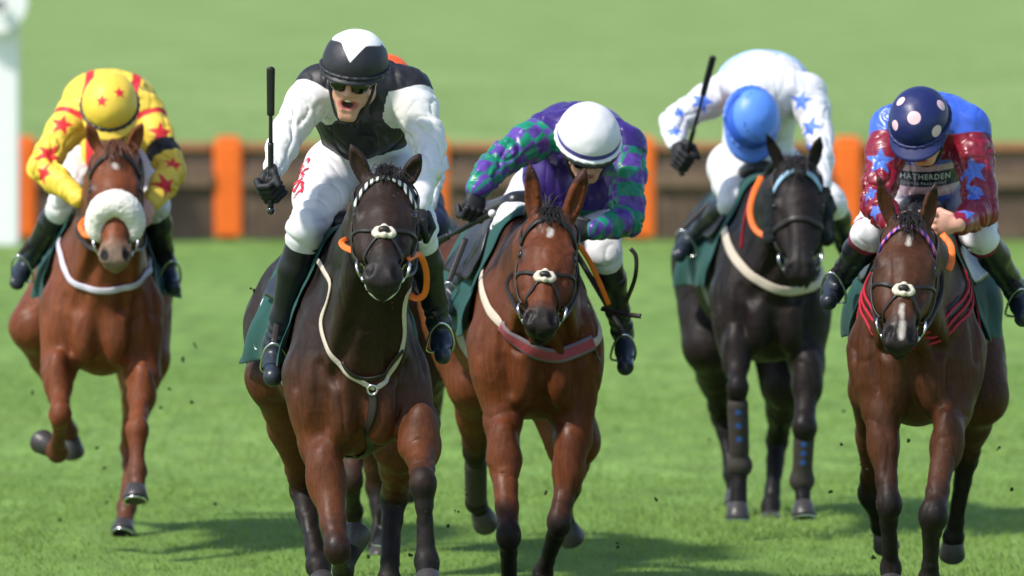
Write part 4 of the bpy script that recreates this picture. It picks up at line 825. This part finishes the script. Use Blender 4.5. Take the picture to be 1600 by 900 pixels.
R6 = rider(dict(D=34.0, label='jockey with an orange cap mostly hidden behind the leading rider', head=(604, 150, .2), look=(50, 0, 0), hs=1.0, goggles=False,
    sl=(560, 205, .5), sr=(646, 208, .5), back=(608, 205, .8), pelvis=(604, 290, 1.1), al=[(560, 260, .3), (590, 320, .15)], ar=[(676, 255, .3), (660, 335, .15)], hd=[(None, (0, 0, 1), 1), (None, (0, 0, 1), -1)], gloves=(1, 1),
    ll=[(528, 345, .55), (520, 440, 1.0), (515, 470, .8)], lr=[(672, 352, .5), (692, 420, 1.0), (694, 455, .8)], 
    paint=lambda x: (mat('silks_plain_white', (.78, .78, .8), rough=.5, crease=.030, cscale=9, bump=.0015, bscale=15), {}), cap=lambda x: (plain_cap('cap_orange', (.75, .10, .02)), {}), bm=mat('breeches_navy', (.012, .012, .05), rough=.6, bump=.004, bscale=20)))

# ------------------------------------------------------------ tack on each horse
for R, Hh, col, nm in ((R2, H2, 'the leading dark bay', ''), (R3, H3, 'the bright bay under the purple rider', ''), (R1, H1, 'the chestnut with sheepskin noseband', ''), (R4, H4, 'the near black horse', ''), (R5, H5, 'the brown bay on the right', ''), (R6, H6, 'the hidden dark horse', '')):
    marks = {'main': [(412, 472, .020), (399, 541, .018), (405, 546, .012)], 'bay': [(707, 506, .012), (715, 507, .010)], 'black': [(1078, 398, .012)], 'chestnut': [(32, 458, .02), (56, 470, .012)]}.get(Hh['S']['key'], [])
    cl, sd = saddle_set(Hh, None, 'dark green saddle cloth on ' + col, 'black racing saddle on ' + col, marks=marks, seed=len(col))
    for i, L in enumerate(R['legs']): stirrup(sd, L[1], L[2], Hh['T']((-1, 1)[i] * .2, .75, 1.42))
st_or = orangem()
# leading horse
def beads(nm, ca, cb, sc):
    m = mat(nm, ca, rough=.35); N = m.node_tree.nodes; L = m.node_tree.links; wv = N.new('ShaderNodeTexWave'); wv.inputs['Scale'].default_value = sc; wv.bands_direction = 'X'; tc = N.new('ShaderNodeTexCoord'); L.new(tc.outputs['Object'], wv.inputs[0])
    rp = N.new('ShaderNodeValToRGB'); rp.color_ramp.elements[0].position = .45; rp.color_ramp.elements[0].color = (*ca, 1); rp.color_ramp.elements[1].position = .6; rp.color_ramp.elements[1].color = (*cb, 1); L.new(wv.outputs[0], rp.inputs[0]); L.new(rp.outputs[0], N['Principled BSDF'].inputs[0]); return m
bb = mat('browband_beaded', (.02, .018, .018), rough=.3); N_ = bb.node_tree.nodes; wv = N_.new('ShaderNodeTexWave'); wv.inputs['Scale'].default_value = 16; wv.bands_direction = 'X'; tcx = N_.new('ShaderNodeTexCoord'); bb.node_tree.links.new(tcx.outputs['Object'], wv.inputs[0])
rp = N_.new('ShaderNodeValToRGB'); rp.color_ramp.elements[0].position = .45; rp.color_ramp.elements[0].color = (.02, .02, .02, 1); rp.color_ramp.elements[1].position = .55; rp.color_ramp.elements[1].color = (.7, .7, .68, 1); bb.node_tree.links.new(wv.outputs[0], rp.inputs[0]); bb.node_tree.links.new(rp.outputs[0], N_['Principled BSDF'].inputs[0])
bridle(H2, 'dark bridle with silver chequered browband and white chin strap on the leading horse', brow_layers=bb, chin=True)
bridle(H3, 'dark bridle with plain black browband and cream crossed pad on the bright bay', brow=(.012, .012, .012))
bridle(H1, 'bridle with big white sheepskin noseband on the chestnut', grakle=False, pad=False, noseband='sheepskin')
bridle(H4, 'bridle with pale blue browband and black woolly cheek pads on the black horse', brow=(.35, .55, .75), grakle=False, pad=False, noseband='plain', cheek_pads=True)
bridle(H5, 'dark bridle with pink and blue beaded browband on the brown bay', brow_layers=beads('browband_pink_beads', (.07, .03, .28), (.62, .16, .30), 15))
bridle(H6, 'dark bridle on the mostly hidden horse', grakle=False, pad=False)
cream = mat('cream_web', (.52, .45, .36), rough=.8, bump=.001, bscale=90); redp = mat('red_grey_pad', (.42, .02, .035), (('stripe', (.20, .16, .18), .001, 0),), rough=.75, bump=.002, bscale=60)
t = H2['T']
o = empty('breastplate', t(0, .1, 1.2)); tag(o, 'cream webbing breastplate in a V over the leading horse', 'breastplate', 'breastplates and breast girths')
px_strap(H2, 'strap', [(519, 440), (503, 500), (513, 545), (540, 580), (572, 600), (586, 606)], .019, .006, cream, o, .006, (t(-.13, .55, 1.46),))
px_strap(H2, 'strap', [(640, 452), (631, 520), (622, 560), (603, 592), (588, 606)], .017, .006, cream, o, .006, (t(.13, .55, 1.46),))
px_strap(H2, 'cross_strap', [(538, 565), (560, 588), (600, 580), (628, 545)], .014, .006, strapm(), o, .012)
px_strap(H2, 'centre_strap', [(583, 612), (582, 650), (578, 700)], .030, .006, strapm(), o, .008, (), (t(0, .25, .72), t(0, .6, .76)))
q, n = ray(H2['B'], 583, 608, .012); tube('ring', ringpts(q, V3(1, 0, 0), V3(0, -.2, 1), .017), .005, steel(), o, closed=True, seg=3)
t = H3['T']
o = empty('breast_girth', t(0, .1, 1.2)); tag(o, 'red and grey padded breast girth across the bright bay', 'breast girth', 'breastplates and breast girths')
s_ = px_strap(H3, 'pad', [(786, 508), (800, 528), (830, 548), (862, 556), (895, 550), (925, 535)], .058, .012, redp, o, .009); a = np.zeros(len(s_.data.vertices)); s_.data.attributes['across'].data.foreach_get('value', a); attr(s_, 'stripe', np.abs(np.abs(a) - .013) * -1 + .004 + np.where(np.abs(a) > .024, 1, 0))
px_strap(H3, 'strap', [(758, 466), (768, 488), (786, 508)], .034, .008, cream, o, .008, (t(-.22, .5, 1.35),)); px_strap(H3, 'strap', [(925, 537), (938, 515), (948, 490)], .034, .008, cream, o, .008, (), (t(.22, .5, 1.35),))
px_strap(H3, 'hanging_strap', [(922, 540), (935, 565), (945, 590)], .012, .005, strapm(), o, .006)
for Hh, pts, w_, m_, lb in ((H1, [(95, 392), (105, 425), (130, 447), (165, 454), (200, 448), (225, 428), (232, 410)], .026, mat('pale_lilac_web', (.55, .52, .60), rough=.8), 'pale lilac breast girth across the chestnut'),
    (H4, [(1135, 365), (1150, 405), (1180, 435), (1215, 452), (1255, 453), (1285, 430), (1297, 385)], .040, cream, 'cream and red breast girth across the black horse')):
    t = Hh['T']; o = px_strap(Hh, 'breast_girth', pts, w_, .008, m_, None, .009, (t(-.22, .55, 1.35),), (t(.22, .55, 1.35),), lb, 'breast girth', 'breastplates and breast girths')
t = H5['T']; o = empty('breast_girth', t(0, .1, 1.2)); tag(o, 'black web breast girth with three red cords on the brown bay', 'breast girth', 'breastplates and breast girths')
for k in (-1, 0, 1):
    Q5 = [t(x, y, z - .032 * k) for x, y, z in ((-.24, .5, 1.34), (-.22, .30, 1.27), (-.15, .10, 1.17), (0, 0, 1.12), (.15, .10, 1.17), (.22, .30, 1.27), (.24, .5, 1.34))]
    strap('red_cord', Q5, .010, .008, mat('red_cord', (.42, .012, .03), rough=.7), o, H5['B'], .010)
    if k == 0: strap('web', Q5, .10, .005, strapm(), o, H5['B'], .004)
for q in (-1, 1): strap('shoulder_strap', [t(q * .10, .62, 1.55), t(q * .17, .5, 1.42), t(q * .22, .42, 1.2), t(q * .24, .4, 1.05)], .018, .006, mat('red_cord', (.42, .012, .03)), o, H5['B'], .014)

# ------------------------------------------------------------ reins
def bit(h, q): return (h['H'](q * .074, .43, -.095),)
def hand(R, i): return (R['hands'][i],)
dark = strapm()
for h, R, nm in ((H2, R2, 'leading'), (H3, R3, 'bright bay'), (H1, R1, 'chestnut'), (H4, R4, 'black'), (H5, R5, 'brown bay')):
    for q in (0, 1):
        sd_ = (-1, 1)[q]; b0 = bit(h, sd_)[0]; k_ = 1 if R is not R2 and R is not R3 and R is not R4 else 1
        target = R['hands'][1] if (R in (R2, R3, R4)) else R['hands'][q]
        ax = h['T'](sd_ * .17, .12, 1.42); mid_ = snap(h['B'], lerp(b0, target, .55) + V3(sd_ * .05, .1, -.03), .012)[0]
        o = strap('rein', [b0, lerp(b0, mid_, .5) + V3(sd_ * .01, .02, -.02), mid_, target], .016, .006, dark, None, None, root_at=b0)
        tag(o, 'dark rein from the bit of the %s horse on its %s side' % (nm, ('left-hand', 'right-hand')[q]), 'rein', 'reins')
rein(H2, [(637, 405, -.44), (655, 398, -.32), (666, 425, -.25), (664, 458, -.20), (648, 466, -.16), (626, 448, -.12)], 'orange rubber rein looping beside the leading horse', m=st_or, flat=.022)
rein(H2, [(552, 392, -.38), (538, 386, -.30), (534, 378, -.22), (548, 372, -.10)], 'short orange rein end left of the leading horse cheek', m=st_or, flat=.022)
rein(H3, [(906, 384, -.18), (922, 410, -.05), (938, 445, .02), (951, 476, .08)], 'straight orange rein down the right of the bright bay neck', m=st_or, flat=.020)
rein(H4, [(1190, 276, .0), (1177, 305, -.08), (1172, 335, -.12), (1183, 362, -.16), (1212, 374, -.2)], 'orange rein curving left of the black horse head', m=st_or, flat=.026)
rein(H4, [(1178, 292, .05), (1167, 330, .0), (1161, 362, .04), (1158, 388, .06)], 'thin red rein crossing the left shoulder of the black horse', m=mat('red_cord', (.42, .012, .03)), flat=.014)
rein(H5, [(1472, 366, -.02), (1486, 385, -.06), (1487, 408, -.1), (1482, 422, -.14)], 'orange rein below the bare hand of the spotted cap rider', m=st_or, flat=.026)
rein(H1, [(134, 342, -.05), (126, 354, -.1), (132, 366, -.12), (142, 368, -.15)], 'small orange rein end left of the sheepskin noseband', m=st_or, flat=.026)
rein(H3, [(985, 388, .12), (994, 402, .12), (992, 435, .14), (978, 472, .3)], 'loose black strap end dangling below the purple elbow', flat=.016)
rein(H3, [(940, 482, .3), (970, 490, .22), (1001, 494, .16)], 'stiff black strap end sticking out beside the rider boot', flat=.018)
# ------------------------------------------------------------ whips
g_ = R2['hands'][0]; tip = R2['W']((423, 108, .12)); d_ = unit(tip - g_); whip(g_ - d_ * .075, tip, .24, 'black whip held upright in the black glove of the leading rider')
g_ = R4['hands'][0]; tip = R4['W']((1114, 90, .0)); d_ = unit(tip - g_); whip(g_ - d_ * .06, tip, .2, 'black whip slanting up from the glove of the blue starred rider')
g_ = R3['hands'][0]; tip = R3['W']((668, 386, .34)); d_ = unit(tip - R3['W']((768, 334, .04))); whip(R3['W']((768, 334, .04)), tip, .22, 'black whip with a silver end cap pointing down from the purple rider', cap=(.7, .7, .7))
# ------------------------------------------------------------ lettering
R = R2; kn = R['legs'][0][0]; hq = R['W'](R['pelvis']) - V3(.10, 0, 0); dn = unit(kn - hq); dr = V3(.58, .81, 0); dr = unit(dr - dn * dr.dot(dn)); up_ = unit(np.cross(dn, dr)); up_ = up_ if up_[0] > 0 else -up_; c_ = lerp(hq, kn, .44)
lettering(R['S']['br'], 'G POST', .082, lambda u, v: (c_ + dn * u + up_ * v - dr * .05, dr), R['S']['brB'], mat('red_letters', (.62, .01, .03), rough=.6, var=0), bold=.0015)
R = R5; c5 = R['W']((1447, 280, .5)); yy = V3(0, 1, 0)
lettering(R['S']['silks'], 'HATHERDEN', .030, lambda u, v: (c5 + V3(u, -.3, v + .006 + .9 * u * u), yy), R['S']['torsoB'], mat('pale_letters', (.55, .6, .6), rough=.6, var=0), bold=.0006, spacing=1.15)
lettering(R['S']['silks'], 'HORSE TRANSPORT', .0145, lambda u, v: (c5 + V3(u, -.3, v - .020 + .9 * u * u), yy), R['S']['torsoB'], mat('pale_letters', (.55, .6, .6)), spacing=1.3)
# ------------------------------------------------------------ clods of turf thrown up by the hooves
cm = mat('soil_clod', (.030, .036, .014), rough=.95, var=.4, vscale=60)
cl = [(655, 232 - 60, 36.5), (150, 700, 36.6), (163, 730, 36.6), (335, 788, 36.4), (266, 608, 36), (300, 628, 36), (250, 636, 36.4), (395, 452, 31), (875, 712, 33.4), (855, 768, 33.4), (1024, 780, 33.5), (1312, 692, 33), (1345, 730, 33.2), (1355, 733, 33), (1300, 768, 33.2), (700, 822, 31.4), (712, 800, 31.5), (1582, 768, 33), (1560, 700, 33.2), (170, 775, 36.5), (50, 612, 36.8), (95, 812, 36.5), (1365, 872, 33), (1420, 690, 33.2), (284, 560, 36.5), (305, 540, 36.5), (1110, 690, 37), (1316, 640, 37), (728, 770, 33.2), (965, 850, 33), (640, 866, 31.6), (576, 868, 31.4)]
for i, (px, py, D_) in enumerate(cl):
    c = P(px, py, D_); G = Field(); 
    for k in range(3): G.ball(c + RNG.normal(0, .005, 3), RNG.uniform(.003, .007), .004)
    o = make('turf_clod', *G.mesh(.003, 0), cm, None, True, c); tag(o, 'small dark clod of turf flying in the air behind the hooves', 'turf clod', 'turf clods kicked up by the hooves')

# brushing boots on the black horse
bbm = mat('brushing_boot', (.035, .028, .024), (('dot', (.02, .10, .36), .006, 0),), rough=.75, bump=.003, bscale=40)
for (a, kn_, fe_, hf_) in H4['legs'][:2]:
    G = Field(); G.cone(lerp(kn_, fe_, .22), lerp(kn_, fe_, .78), .046, .043, .01); G.ell(lerp(kn_, fe_, .98), (.056, .05, .055), None, .02); v, f = G.mesh(.007, 1); o = make('brushing_boot', v, f, bbm, H4['o'])
    dd = np.full(len(v), -1.)
    for q in (.3, .47, .64): c = lerp(kn_, fe_, q); dd = np.maximum(dd, np.where(v[:, 1] < c[1], .010 - np.hypot((v[:, 0] - c[0]) * .8, v[:, 2] - c[2]), -1))
    attr(o, 'dot', dd)
kn_, fe_ = H3['legs'][2][1:3]; G = Field(); G.cone(lerp(kn_, fe_, .25), lerp(kn_, fe_, .9), .046, .044, .01); v, f = G.mesh(.007, 1); o = make('brushing_boot', v, f, bbm, H3['o']); attr(o, 'dot', np.full(len(v), -1.))
